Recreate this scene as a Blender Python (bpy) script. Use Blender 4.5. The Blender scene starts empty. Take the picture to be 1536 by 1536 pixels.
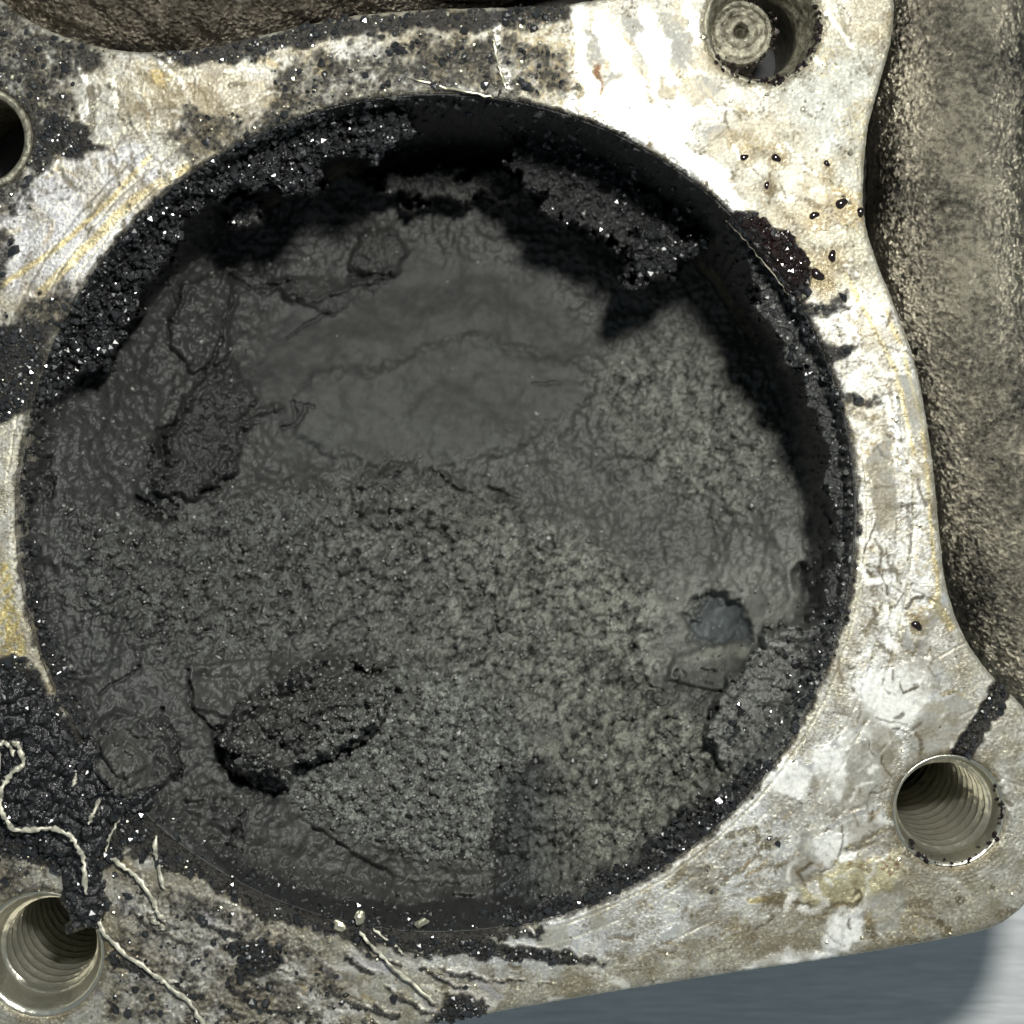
import bpy, math, random
import numpy as np

random.seed(7)
rng = np.random.default_rng(7)
scene = bpy.context.scene

# ------------------------------------------------------------------ camera, light, exposure
# 100 photo pixels on the flange face are one unit; the flange face is z = 0
H = 25.0                       # height of the lens above the flange face
CX, CY = 750.0, 575.0          # foot of the camera on the flange face
LX, LY = 1110.0, -215.0        # foot of the phone's flash


def wx(px): return (px - 768.0) / 100.0
def wy(py): return (768.0 - py) / 100.0


cam_d = bpy.data.cameras.new("camera")
cam = bpy.data.objects.new("camera", cam_d)
scene.collection.objects.link(cam)
cam.location = (wx(CX), wy(CY), H)
cam_d.sensor_width = 36.0
cam_d.lens = 36.0 * H / 15.36
cam_d.shift_x = -wx(CX) / 15.36
cam_d.shift_y = -wy(CY) / 15.36
cam_d.clip_start = 0.5
cam_d.clip_end = 500
cam_d.dof.use_dof = True
cam_d.dof.focus_distance = H + 0.4
cam_d.dof.aperture_fstop = 0.24
scene.camera = cam

world = bpy.data.worlds.new("World")
scene.world = world
world.use_nodes = True
wn = world.node_tree.nodes
wl = world.node_tree.links
bg = wn["Background"]
tc = wn.new("ShaderNodeTexCoord")
wno = wn.new("ShaderNodeTexNoise")
wno.inputs["Scale"].default_value = 1.6
wno.inputs["Detail"].default_value = 2
wr = wn.new("ShaderNodeValToRGB")
wr.color_ramp.elements[0].position = 0.4
wr.color_ramp.elements[0].color = (0.15, 0.21, 0.25, 1)
wr.color_ramp.elements[1].position = 0.62
wr.color_ramp.elements[1].color = (0.50, 0.56, 0.59, 1)
wl.new(tc.outputs["Generated"], wno.inputs["Vector"])
wl.new(wno.outputs["Fac"], wr.inputs["Fac"])
wl.new(wr.outputs["Color"], bg.inputs["Color"])
bg.inputs["Strength"].default_value = 0.55


def area(name, loc, target, size, power, col):
    l = bpy.data.lights.new(name, 'AREA')
    l.shape = 'DISK'
    l.size = size
    l.energy = power
    l.color = col
    o = bpy.data.objects.new(name, l)
    scene.collection.objects.link(o)
    o.location = loc
    import mathutils
    d = mathutils.Vector(target) - mathutils.Vector(loc)
    o.rotation_euler = d.to_track_quat('-Z', 'Y').to_euler()
    return o


area("flash_lamp", (wx(LX), wy(LY), H), (0.5, -0.5, 0), 2.5, 10800, (1.0, 0.99, 0.93))

vs = scene.view_settings
scene.display_settings.display_device = 'sRGB'
vs.view_transform = 'Standard'
vs.look = 'None'
vs.exposure = 0.0
vs.gamma = 1.0
scene.cycles.max_bounces = 6
scene.cycles.sample_clamp_indirect = 4.0

# ------------------------------------------------------------------ numpy noise


def _hash(ix, iy, seed):
    h = (ix.astype(np.int64) * 374761393 + iy.astype(np.int64) * 668265263 + seed * 974634777) & 0xFFFFFFFF
    h = ((h ^ (h >> 13)) * 1274126177) & 0xFFFFFFFF
    h = h ^ (h >> 16)
    return (h & 0xFFFFFF).astype(np.float32) / 16777216.0


def vnoise(x, y, seed=0):
    ix = np.floor(x); iy = np.floor(y)
    fx = (x - ix).astype(np.float32); fy = (y - iy).astype(np.float32)
    ux = fx * fx * fx * (fx * (fx * 6 - 15) + 10)
    uy = fy * fy * fy * (fy * (fy * 6 - 15) + 10)
    out = 0
    vals = []
    for dx in (0, 1):
        for dy in (0, 1):
            a = _hash(ix + dx, iy + dy, seed) * 6.2831853
            vals.append(np.cos(a) * (fx - dx) + np.sin(a) * (fy - dy))
    a = vals[0] + (vals[2] - vals[0]) * ux
    b = vals[1] + (vals[3] - vals[1]) * ux
    return (a + (b - a) * uy) * 1.4          # about -1..1


def fbm(x, y, s, octv=4, seed=0, gain=0.5):
    o = 0; a = 1.0; t = 0
    for k in range(octv):
        o = o + a * vnoise(x / s + 17.3 * k, y / s - 9.1 * k, seed + k * 31)
        t += a
        a *= gain; s *= 0.5
    return o / t * 1.5


def worley(x, y, s, seed=0):
    x = x / s; y = y / s
    ix = np.floor(x); iy = np.floor(y)
    f1 = np.full(x.shape, 9.0, np.float32); f2 = f1.copy(); cid = f1.copy()
    for dx in (-1, 0, 1):
        for dy in (-1, 0, 1):
            jx = ix + dx; jy = iy + dy
            px = jx + _hash(jx, jy, seed); py = jy + _hash(jx, jy, seed + 5)
            d = np.sqrt((px - x) ** 2 + (py - y) ** 2).astype(np.float32)
            c = _hash(jx, jy, seed + 9)
            closer = d < f1
            f2 = np.where(closer, f1, np.minimum(f2, d))
            cid = np.where(closer, c, cid)
            f1 = np.where(closer, d, f1)
    return f1, f2, cid


def sstep(a, b, x):
    t = np.clip((x - a) / (b - a), 0, 1)
    return t * t * (3 - 2 * t)


def seg_dist(pts, X, Y, closed=False):
    d = np.full(X.shape, 1e9, np.float32)
    n = len(pts)
    for i in range(n if closed else n - 1):
        x0, y0 = pts[i]; x1, y1 = pts[(i + 1) % n]
        vx, vy = x1 - x0, y1 - y0
        t = np.clip(((X - x0) * vx + (Y - y0) * vy) / (vx * vx + vy * vy + 1e-9), 0, 1)
        d = np.minimum(d, (X - x0 - t * vx) ** 2 + (Y - y0 - t * vy) ** 2)
    return np.sqrt(d)


def inside(pts, X, Y):
    c = np.zeros(X.shape, bool)
    n = len(pts)
    for i in range(n):
        x0, y0 = pts[i]; x1, y1 = pts[(i + 1) % n]
        if y0 == y1: continue
        cr = ((Y < y0) != (Y < y1)) & (X < (x1 - x0) * (Y - y0) / (y1 - y0) + x0)
        c ^= cr
    return c


def catmull(pts, n=4, closed=True):
    out = []
    m = len(pts)
    rngi = range(m) if closed else range(m - 1)
    for i in rngi:
        if closed:
            p0, p1, p2, p3 = [np.array(pts[(i + k) % m], float) for k in (-1, 0, 1, 2)]
        else:
            p0 = np.array(pts[max(i - 1, 0)], float); p1 = np.array(pts[i], float)
            p2 = np.array(pts[i + 1], float); p3 = np.array(pts[min(i + 2, m - 1)], float)
        for k in range(n):
            t = k / n
            out.append(tuple(0.5 * ((2 * p1) + (-p0 + p2) * t + (2 * p0 - 5 * p1 + 4 * p2 - p3) * t * t + (-p0 + 3 * p1 - 3 * p2 + p3) * t ** 3)))
    if not closed: out.append(tuple(pts[-1]))
    return out


class Canvas:
    """samples of a surface, painted by outlines whose edges wander with noise"""
    def __init__(s, X, Y, seed=0):
        s.X, s.Y = X, Y
        s.n1 = fbm(X, Y, 34, 4, seed + 1, 0.6); s.n2 = fbm(X, Y, 34, 4, seed + 2, 0.6)

    def _sub(s, pts, m):
        xs = [p[0] for p in pts]; ys = [p[1] for p in pts]
        return np.nonzero((s.X > min(xs) - m) & (s.X < max(xs) + m) & (s.Y > min(ys) - m) & (s.Y < max(ys) + m))[0]

    def poly(s, pts, soft=10, warp=12):
        idx = s._sub(pts, soft + warp * 1.5 + 2)
        out = np.zeros(s.X.shape, np.float32)
        x = s.X[idx] + s.n1[idx] * warp; y = s.Y[idx] + s.n2[idx] * warp
        d = seg_dist(pts, x, y, True)
        d = np.where(inside(pts, x, y), d, -d)
        out[idx] = sstep(-soft, soft, d)
        return out

    def line(s, pts, w=4, soft=2, warp=4):
        idx = s._sub(pts, w + soft + warp * 1.5 + 2)
        out = np.zeros(s.X.shape, np.float32)
        x = s.X[idx] + s.n1[idx] * warp; y = s.Y[idx] + s.n2[idx] * warp
        out[idx] = 1 - sstep(w - soft, w + soft, seg_dist(pts, x, y))
        return out

    def blob(s, x, y, r, soft=None, warp=None):
        soft = r * .3 if soft is None else soft
        warp = r * .3 if warp is None else warp
        d = np.hypot(s.X + s.n1 * warp - x, s.Y + s.n2 * warp - y)
        return 1 - sstep(r - soft, r + soft, d)


def mix(a, b, t):
    if np.ndim(a) == 2 or np.ndim(b) >= 1 and np.ndim(t) == 1 and (np.shape(b)[-1:] == (3,)):
        return a + (np.asarray(b) - a) * t[:, None]
    return a + (b - a) * t


# ------------------------------------------------------------------ mesh building
def mesh_np(name, V, F, mat, parent=None, smooth=True, attrs=None):
    me = bpy.data.meshes.new(name)
    V = np.asarray(V, np.float32); F = np.asarray(F, np.int32)
    k = F.shape[1]
    me.vertices.add(len(V)); me.vertices.foreach_set("co", V.ravel())
    me.loops.add(F.size); me.loops.foreach_set("vertex_index", F.ravel())
    me.polygons.add(len(F))
    me.polygons.foreach_set("loop_start", np.arange(len(F), dtype=np.int32) * k)
    me.polygons.foreach_set("use_smooth", np.full(len(F), smooth))
    me.update(calc_edges=True)
    for an, av in (attrs or {}).items():
        if av.ndim == 2:
            a = me.attributes.new(an, 'FLOAT_COLOR', 'POINT')
            c = np.ones((len(V), 4), np.float32); c[:, :3] = av
            a.data.foreach_set("color", c.ravel())
        else:
            a = me.attributes.new(an, 'FLOAT', 'POINT')
            a.data.foreach_set("value", av.astype(np.float32))
    me.materials.append(mat)
    o = bpy.data.objects.new(name, me)
    scene.collection.objects.link(o)
    if parent: o.parent = parent
    return o


def empty(name, loc):
    o = bpy.data.objects.new(name, None)
    scene.collection.objects.link(o)
    o.location = loc
    o.empty_display_size = 0.3
    return o


def tag(o, label=None, cat=None, group=None, kind=None):
    if label: o["label"] = label
    if cat: o["category"] = cat
    if group: o["group"] = group
    if kind: o["kind"] = kind
    return o


def keep_parent(o, parent):
    o.parent = parent
    o.location = (-parent.location[0], -parent.location[1], -parent.location[2])
    return o


def compact(V, F, attrs=None):
    u, inv = np.unique(F, return_inverse=True)
    return V[u], inv.reshape(F.shape), {k: v[u] for k, v in (attrs or {}).items()}


def tube(name, pts, r, mat, seg=12, closed_ends=True, rvar=None, flat=1.0, smooth=True):
    P = np.array(pts, float); n = len(P)
    V = []; F = []
    R = np.full(n, r) if np.isscalar(r) else np.array(r)
    T = np.gradient(P, axis=0); T /= np.linalg.norm(T, axis=1)[:, None] + 1e-9
    up = np.array([0, 0, 1.0])
    for i in range(n):
        s = np.cross(T[i], up); s /= np.linalg.norm(s) + 1e-9
        u = np.cross(s, T[i])
        for k in range(seg):
            a = 2 * math.pi * k / seg
            V.append(P[i] + R[i] * (math.cos(a) * s + flat * math.sin(a) * u))
    for i in range(n - 1):
        for k in range(seg):
            a = i * seg + k; b = i * seg + (k + 1) % seg
            F.append((a, b, b + seg, a + seg))
    V.append(P[0]); V.append(P[-1])
    F2 = F[:]
    for k in range(seg):
        F2.append((len(V) - 2, (k + 1) % seg, k, k))
        F2.append((len(V) - 1, (n - 1) * seg + k, (n - 1) * seg + (k + 1) % seg, (n - 1) * seg + (k + 1) % seg))
    me = bpy.data.meshes.new(name)
    me.from_pydata([tuple(v) for v in V], [], [tuple(dict.fromkeys(f)) for f in F2])
    for p in me.polygons: p.use_smooth = smooth
    me.materials.append(mat)
    o = bpy.data.objects.new(name, me)
    scene.collection.objects.link(o)
    return o


# ------------------------------------------------------------------ materials
def nmat(name):
    m = bpy.data.materials.new(name); m.use_nodes = True
    nt = m.node_tree; b = nt.nodes["Principled BSDF"]
    return m, nt, b


def node(nt, typ, **kw):
    n = nt.nodes.new(typ)
    for k, v in kw.items():
        if k in n.inputs: n.inputs[k].default_value = v
        else: setattr(n, k, v)
    return n


def attr(nt, name):
    n = nt.nodes.new("ShaderNodeAttribute"); n.attribute_name = name
    return n


def objco(nt):
    return nt.nodes.new("ShaderNodeTexCoord").outputs["Object"]


def math_n(nt, op, a, b):
    n = nt.nodes.new("ShaderNodeMath"); n.operation = op
    for i, v in enumerate((a, b)):
        if hasattr(v, "links") or hasattr(v, "is_linked"): nt.links.new(v, n.inputs[i])
        else: n.inputs[i].default_value = v
    return n.outputs[0]


def tilted(nt, co, scale, amount, base=None, stretch=(1, 1, 1)):
    """grains: every voronoi cell leans its own way"""
    mp = node(nt, "ShaderNodeMapping"); mp.inputs["Scale"].default_value = stretch
    nz = node(nt, "ShaderNodeTexNoise", Scale=scale * .8, Detail=2.0)
    ad = node(nt, "ShaderNodeVectorMath", operation='MULTIPLY_ADD')
    ad.inputs[1].default_value = (.7 / scale,) * 3
    nt.links.new(co, mp.inputs["Vector"]); nt.links.new(co, nz.inputs["Vector"])
    nt.links.new(nz.outputs["Color"], ad.inputs[0]); nt.links.new(mp.outputs["Vector"], ad.inputs[2])
    v = node(nt, "ShaderNodeTexVoronoi", Scale=scale)
    nt.links.new(ad.outputs[0], v.inputs["Vector"])
    sb = node(nt, "ShaderNodeVectorMath", operation='SUBTRACT'); sb.inputs[1].default_value = (.5, .5, .5)
    nt.links.new(v.outputs["Color"], sb.inputs[0])
    scn = node(nt, "ShaderNodeVectorMath", operation='SCALE')
    nt.links.new(sb.outputs[0], scn.inputs[0])
    if hasattr(amount, "is_linked"): nt.links.new(amount, scn.inputs["Scale"])
    else: scn.inputs["Scale"].default_value = amount
    if base is None:
        g = nt.nodes.new("ShaderNodeNewGeometry"); base = g.outputs["Normal"]
    a2 = node(nt, "ShaderNodeVectorMath", operation='ADD')
    nt.links.new(base, a2.inputs[0]); nt.links.new(scn.outputs[0], a2.inputs[1])
    nn = node(nt, "ShaderNodeVectorMath", operation='NORMALIZE')
    nt.links.new(a2.outputs[0], nn.inputs[0])
    return nn.outputs[0], v.outputs["Color"]


def carbon_mat(name="carbon"):
    m, nt, b = nmat(name)
    L = nt.links
    co = objco(nt)
    col = attr(nt, "col"); gl = attr(nt, "gloss"); gr = attr(nt, "grain")
    n1 = node(nt, "ShaderNodeTexNoise", Scale=13.0, Detail=6.0, Roughness=0.65)
    v1 = node(nt, "ShaderNodeTexVoronoi", Scale=15.0)
    n2 = node(nt, "ShaderNodeTexNoise", Scale=60.0, Detail=2.0)
    for n in (n1, v1, n2): L.new(co, n.inputs["Vector"])
    # colour: soot with finely speckled dust
    mm = node(nt, "ShaderNodeMix", data_type='RGBA', blend_type='MULTIPLY')
    mm.inputs["Factor"].default_value = 1
    cr = node(nt, "ShaderNodeValToRGB")
    cr.color_ramp.elements[0].position = .25; cr.color_ramp.elements[0].color = (.6, .6, .6, 1)
    cr.color_ramp.elements[1].position = .75; cr.color_ramp.elements[1].color = (1.45, 1.45, 1.42, 1)
    L.new(n2.outputs["Fac"], cr.inputs["Fac"])
    L.new(col.outputs["Color"], mm.inputs[6]); L.new(cr.outputs["Color"], mm.inputs[7])
    L.new(mm.outputs[2], b.inputs["Base Color"])
    # roughness from gloss
    mr = node(nt, "ShaderNodeMapRange"); mr.clamp = False
    mr.inputs["To Min"].default_value = 0.56; mr.inputs["To Max"].default_value = 0.2
    L.new(gl.outputs["Fac"], mr.inputs["Value"]); L.new(mr.outputs["Result"], b.inputs["Roughness"])
    b.inputs["Specular IOR Level"].default_value = 0.8
    # relief
    s1 = math_n(nt, 'MULTIPLY', n1.outputs["Fac"], 1.0)
    s2 = math_n(nt, 'MULTIPLY', v1.outputs["Distance"], -0.45)
    s3 = math_n(nt, 'MULTIPLY', n2.outputs["Fac"], 0.3)
    hgt = math_n(nt, 'ADD', math_n(nt, 'ADD', s1, s2), s3)
    bp = node(nt, "ShaderNodeBump", Distance=0.09)
    L.new(hgt, bp.inputs["Height"]); L.new(gr.outputs["Fac"], bp.inputs["Strength"])
    ta, _ = tilted(nt, co, 20.0, math_n(nt, 'MULTIPLY', gr.outputs["Fac"], .75))
    tb, _ = tilted(nt, co, 42.0, math_n(nt, 'MULTIPLY', gr.outputs["Fac"], .55), ta)
    L.new(tb, bp.inputs["Normal"])
    L.new(bp.outputs["Normal"], b.inputs["Normal"])
    return m


def crumb_mat(name, col, rough, metal=0.0, spec=0.8):
    m, nt, b = nmat(name)
    n = node(nt, "ShaderNodeTexNoise", Scale=9.0, Detail=3.0)
    nt.links.new(objco(nt), n.inputs["Vector"])
    cr = node(nt, "ShaderNodeValToRGB")
    cr.color_ramp.elements[0].position = .35; cr.color_ramp.elements[0].color = (*[c * .5 for c in col], 1)
    cr.color_ramp.elements[1].position = .7; cr.color_ramp.elements[1].color = (*[min(1, c * 1.6) for c in col], 1)
    nt.links.new(n.outputs["Fac"], cr.inputs["Fac"]); nt.links.new(cr.outputs["Color"], b.inputs["Base Color"])
    b.inputs["Roughness"].default_value = rough
    b.inputs["Metallic"].default_value = metal
    b.inputs["Specular IOR Level"].default_value = spec
    return m


def plate_mat():
    m, nt, b = nmat("machined_aluminium")
    L = nt.links
    co = objco(nt)
    col = attr(nt, "col"); ro = attr(nt, "rough"); me = attr(nt, "metal"); gr = attr(nt, "grain"); ti = attr(nt, "tilt")
    n1 = node(nt, "ShaderNodeTexNoise", Scale=22.0, Detail=6.0, Roughness=.7)
    n2 = node(nt, "ShaderNodeTexNoise", Scale=5.0, Detail=5.0, Roughness=.6)
    for n in (n1, n2): L.new(co, n.inputs["Vector"])
    mm = node(nt, "ShaderNodeMix", data_type='RGBA', blend_type='MULTIPLY')
    mm.inputs["Factor"].default_value = 1
    cr = node(nt, "ShaderNodeValToRGB")
    cr.color_ramp.elements[0].position = .3; cr.color_ramp.elements[0].color = (.80, .79, .76, 1)
    cr.color_ramp.elements[1].position = .66; cr.color_ramp.elements[1].color = (1.12, 1.12, 1.12, 1)
    L.new(n1.outputs["Fac"], cr.inputs["Fac"])
    L.new(col.outputs["Color"], mm.inputs[6]); L.new(cr.outputs["Color"], mm.inputs[7])
    L.new(mm.outputs[2], b.inputs["Base Color"])
    rr = math_n(nt, 'ADD', ro.outputs["Fac"], math_n(nt, 'MULTIPLY', math_n(nt, 'SUBTRACT', n2.outputs["Fac"], .5), .25))
    L.new(rr, b.inputs["Roughness"]); L.new(me.outputs["Fac"], b.inputs["Metallic"])
    bp = node(nt, "ShaderNodeBump", Distance=0.03)
    L.new(math_n(nt, 'ADD', n1.outputs["Fac"], n2.outputs["Fac"]), bp.inputs["Height"])
    L.new(gr.outputs["Fac"], bp.inputs["Strength"]); L.new(bp.outputs["Normal"], b.inputs["Normal"])
    ta, _ = tilted(nt, co, 6.0, math_n(nt, 'MULTIPLY', ti.outputs["Fac"], .35))
    tb, _ = tilted(nt, co, 26.0, math_n(nt, 'MULTIPLY', ti.outputs["Fac"], .7), ta)
    L.new(tb, bp.inputs["Normal"])
    return m


def cast_mat(name, dark, light, bump=1.0, rough=.6, scale=9.0, tilt=.9, metal=.35):
    """rough sand-cast skin with soot sitting in patches"""
    m, nt, b = nmat(name)
    L = nt.links
    co = objco(nt)
    n1 = node(nt, "ShaderNodeTexNoise", Scale=scale, Detail=7.0, Roughness=.72)
    n2 = node(nt, "ShaderNodeTexNoise", Scale=.75, Detail=3.0, Roughness=.5)
    v = node(nt, "ShaderNodeTexVoronoi", Scale=scale * 1.6)
    for n in (n1, n2, v): L.new(co, n.inputs["Vector"])
    f = math_n(nt, 'ADD', math_n(nt, 'MULTIPLY', n1.outputs["Fac"], .9), math_n(nt, 'ADD', math_n(nt, 'MULTIPLY', n2.outputs["Fac"], .6), .13))
    cr = node(nt, "ShaderNodeValToRGB")
    e = cr.color_ramp.elements
    e[0].position = .70; e[0].color = (*dark, 1)
    e[1].position = 1.0; e[1].color = (*light, 1)
    k = e.new(.86); k.color = (*[(a * .6 + c * .4) for a, c in zip(dark, light)], 1)
    L.new(f, cr.inputs["Fac"]); L.new(cr.outputs["Color"], b.inputs["Base Color"])
    b.inputs["Roughness"].default_value = rough
    b.inputs["Metallic"].default_value = metal
    bp = node(nt, "ShaderNodeBump", Distance=0.12, Strength=bump)
    L.new(math_n(nt, 'ADD', n1.outputs["Fac"], math_n(nt, 'MULTIPLY', v.outputs["Distance"], .5)), bp.inputs["Height"])
    ta, _ = tilted(nt, co, 17.0, tilt)
    L.new(ta, bp.inputs["Normal"])
    L.new(bp.outputs["Normal"], b.inputs["Normal"])
    return m


M_carbon = carbon_mat()
M_plate = plate_mat()
M_cast = cast_mat("sand_cast_aluminium", (.06, .057, .05), (.52, .47, .36), .6, .29, 9.0, .42, .95)
M_cast_brown = cast_mat("sooty_brown_casting", (.05, .04, .03), (.30, .265, .21), .7, .36, 9.0, .55, .9)
M_cast_mid = cast_mat("grimy_casting", (.03, .028, .024), (.20, .18, .14), .8, .5, 8.0, .7, .5)
M_cast_dark = cast_mat("shade_black_casting", (.012, .011, .010), (.05, .045, .04), .8, .5, 6.0, .6)  # shade under the flange and in the right-hand gap, put into the colour
M_crumb = crumb_mat("wet_carbon_crumb", (.018, .019, .020), .23, 0, 1.0)
M_crumb_dry = crumb_mat("dry_carbon_crumb", (.080, .081, .074), .46, 0, .8)
M_swarf = crumb_mat("metal_crumb", (.6, .57, .42), .3, .8, .8)
M_thread = crumb_mat("oily_thread_metal", (.30, .28, .21), .30, .45, .9)
M_thread, _nt, _b = nmat("oily_thread_metal")
_b.inputs["Base Color"].default_value = (.60, .58, .49, 1); _b.inputs["Metallic"].default_value = .9; _b.inputs["Roughness"].default_value = .30
_n = node(_nt, "ShaderNodeTexNoise", Scale=5.0, Detail=4.0); _nt.links.new(objco(_nt), _n.inputs["Vector"])
_bp = node(_nt, "ShaderNodeBump", Strength=.6, Distance=.04); _nt.links.new(_n.outputs["Fac"], _bp.inputs["Height"]); _nt.links.new(_bp.outputs["Normal"], _b.inputs["Normal"])
M_ring = cast_mat("machined_ring", (.03, .025, .015), (.40, .38, .29), .35, .36, 7.0, .25, .45)
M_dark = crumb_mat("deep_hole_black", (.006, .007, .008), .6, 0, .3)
M_oil = crumb_mat("dark_oil", (.010, .004, .003), .13, 0, 1.0)
M_glint = crumb_mat("painted_glint_grain", (.55, .55, .52), .22, .7, 1.0)  # pale metallic grains standing in for the sparkle of wet soot
M_wire = crumb_mat("cream_bristle", (.52, .50, .40), .45, .25, .6)

# ------------------------------------------------------------------ shapes of the casting
BX, BY, BR = 655.0, 770.0, 632.0
OUT = [(-125, -90), (-50, -40), (30, 22), (100, 55), (190, 76), (300, 72), (400, 50), (520, 24), (650, 13), (760, 10), (860, 4),
       (960, -20), (1010, -70), (1145, -100), (1270, -90), (1335, -30), (1340, 45), (1322, 120), (1302, 200),
       (1296, 310), (1314, 385), (1342, 455), (1374, 545), (1396, 660), (1409, 780), (1421, 880), (1450, 960), (1490, 1015),
       (1536, 1062), (1570, 1125), (1584, 1205), (1574, 1285), (1548, 1345), (1508, 1384), (1450, 1404), (1300, 1431), (1100, 1461), (900, 1493),
       (700, 1528), (500, 1562), (300, 1590), (60, 1600), (-60, 1560), (-120, 1450), (-125, 1300), (-110, 1150),
       (-70, 1050), (-60, 950), (-60, 800), (-60, 650), (-80, 500), (-110, 400), (-125, 300), (-125, 100)]
OUTS = catmull(OUT, 4)
HOLES = {"pin": (1145, 38, 86), "lower_right": (1424, 1217, 82), "lower_left": (62, 1432, 92), "left": (-30, 208, 78)}


def plate_sdf(X, Y):
    """> 0 inside the plate's metal, in pixels"""
    d = seg_dist(OUTS, X, Y, True)
    d = np.where(inside(OUTS, X, Y), d, -d)
    d = d + 0.8 * fbm(X, Y, 14, 3, 77)
    d = np.minimum(d, np.hypot(X - BX, Y - BY) - BR)
    for (x, y, r) in HOLES.values():
        d = np.minimum(d, np.hypot(X - x, Y - y) - r)
    return d


ST = 2.0
gx = np.arange(-132, 1616, ST); gy = np.arange(-108, 1608, ST)
GX, GY = np.meshgrid(gx, gy)
nx, ny = len(gx), len(gy)
S = plate_sdf(GX.ravel(), GY.ravel()).reshape(ny, nx)
gyy, gxx = np.gradient(S, ST)
ins = S > 0
cell = ins[:-1, :-1] | ins[1:, :-1] | ins[:-1, 1:] | ins[1:, 1:]
jj, ii = np.nonzero(cell)
a = jj * nx + ii
F = np.stack([a + nx, a + nx + 1, a + 1, a], 1)       # up-facing
X = GX.ravel().copy(); Y = GY.ravel().copy(); s = S.ravel()
gl = np.hypot(gxx, gyy).ravel() + 1e-6
out = s < 0
X[out] -= (s * gxx.ravel() / gl)[out] * 1.0
Y[out] -= (s * gyy.ravel() / gl)[out] * 1.0
used, inv = np.unique(F, return_inverse=True)
F = inv.reshape(F.shape)
X = X[used]; Y = Y[used]; s = np.maximum(s[used], 0)
X0, Y0 = X.copy(), Y.copy()

C = Canvas(X, Y, 3)
N = len(X)
RB = np.hypot(X - BX, Y - BY)
ANG = np.degrees(np.arctan2(BY - Y, X - BX))       # 0 right, 90 up
n_f = fbm(X, Y, 9, 3, 11) * .5 + .5                 # fine mottling
n_m = fbm(X, Y, 30, 4, 12) * .5 + .5
n_l = fbm(X, Y, 120, 4, 13) * .5 + .5
w1, w2, wc = worley(X + C.n1 * 10, Y + C.n2 * 10, 46, 21)
wedge = w2 - w1

col = np.zeros((N, 3), np.float32) + np.array((.38, .365, .31), np.float32)
col = mix(col, (.56, .56, .53), sstep(.35, .75, n_m))
col = mix(col, (.33, .30, .22), sstep(.55, .95, n_l) * .6)
rough = .46 + .2 * (n_m - .5)
metal = np.full(N, .50, np.float32)
tilt = np.full(N, .22, np.float32)
n_x = fbm(X, Y, 4.5, 2, 14) * .5 + .5
grain = .35 + .3 * n_l
z = np.zeros(N, np.float32)
z += .004 * fbm(X, Y, 70, 3, 5)


def paint(mask, c, k=1.0, r=None, me=None, g=None, dz=0.0, ti=None):
    global col, rough, metal, grain, z, tilt
    t = np.clip(mask * k, 0, 1)
    if c is not None: col = mix(col, c, t)
    if r is not None: rough = rough + (r - rough) * t
    if me is not None: metal = metal + (me - metal) * t
    if g is not None: grain = grain + (g - grain) * t
    if dz: z = z + dz * t
    if ti is not None: tilt = tilt + (ti - tilt) * t


WHITE = (.86, .86, .84); GREY = (.26, .27, .26); GOLD = (.62, .50, .20); RUST = (.17, .065, .015)
BROWN = (.13, .10, .06); SOOT = (.012, .012, .012); CREAM = (.75, .72, .58); LILAC = (.52, .52, .55)

# pale scraped zones
paint(C.poly([(0, 330), (60, 240), (200, 215), (270, 255), (180, 360), (90, 470), (0, 440)], 16, 10), LILAC, .9, .40, .5)
paint(C.poly([(870, 30), (1040, 20), (1080, 120), (1180, 180), (1250, 260), (1180, 330), (1090, 290), (990, 210), (900, 150)], 22, 18), (.56, .55, .49), .8, .50, .35)
paint(C.poly([(1200, 440), (1330, 450), (1380, 620), (1400, 850), (1420, 980), (1320, 1080), (1250, 1130), (1290, 900), (1285, 700)], 16, 14), (.70, .70, .68), .85, .40, .5)
paint(C.poly([(1180, 1120), (1300, 1080), (1380, 1010), (1440, 1030), (1330, 1180), (1330, 1290), (1200, 1340), (1050, 1400), (840, 1440), (760, 1400), (1000, 1310), (1100, 1210)], 16, 14), (.62, .63, .63), .85, .42, .5)
paint(C.poly([(560, 1430), (800, 1400), (1000, 1380), (1080, 1400), (900, 1440), (700, 1480)], 20, 14), (.58, .60, .62), .7, .4)
paint(C.poly([(160, 1330), (380, 1300), (460, 1400), (400, 1480), (200, 1470)], 26, 24), (.50, .49, .46), .8)
paint(C.poly([(1150, 60), (1290, 60), (1320, 100), (1290, 300), (1180, 170)], 20, 14), (.45, .46, .42), .8, .58, .15)
paint(C.poly([(1200, 1360), (1330, 1290), (1500, 1310), (1550, 1340), (1400, 1410), (1250, 1430), (760, 1510), (700, 1500), (1000, 1430)], 20, 16), (.33, .31, .25), .75, .5)

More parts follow.
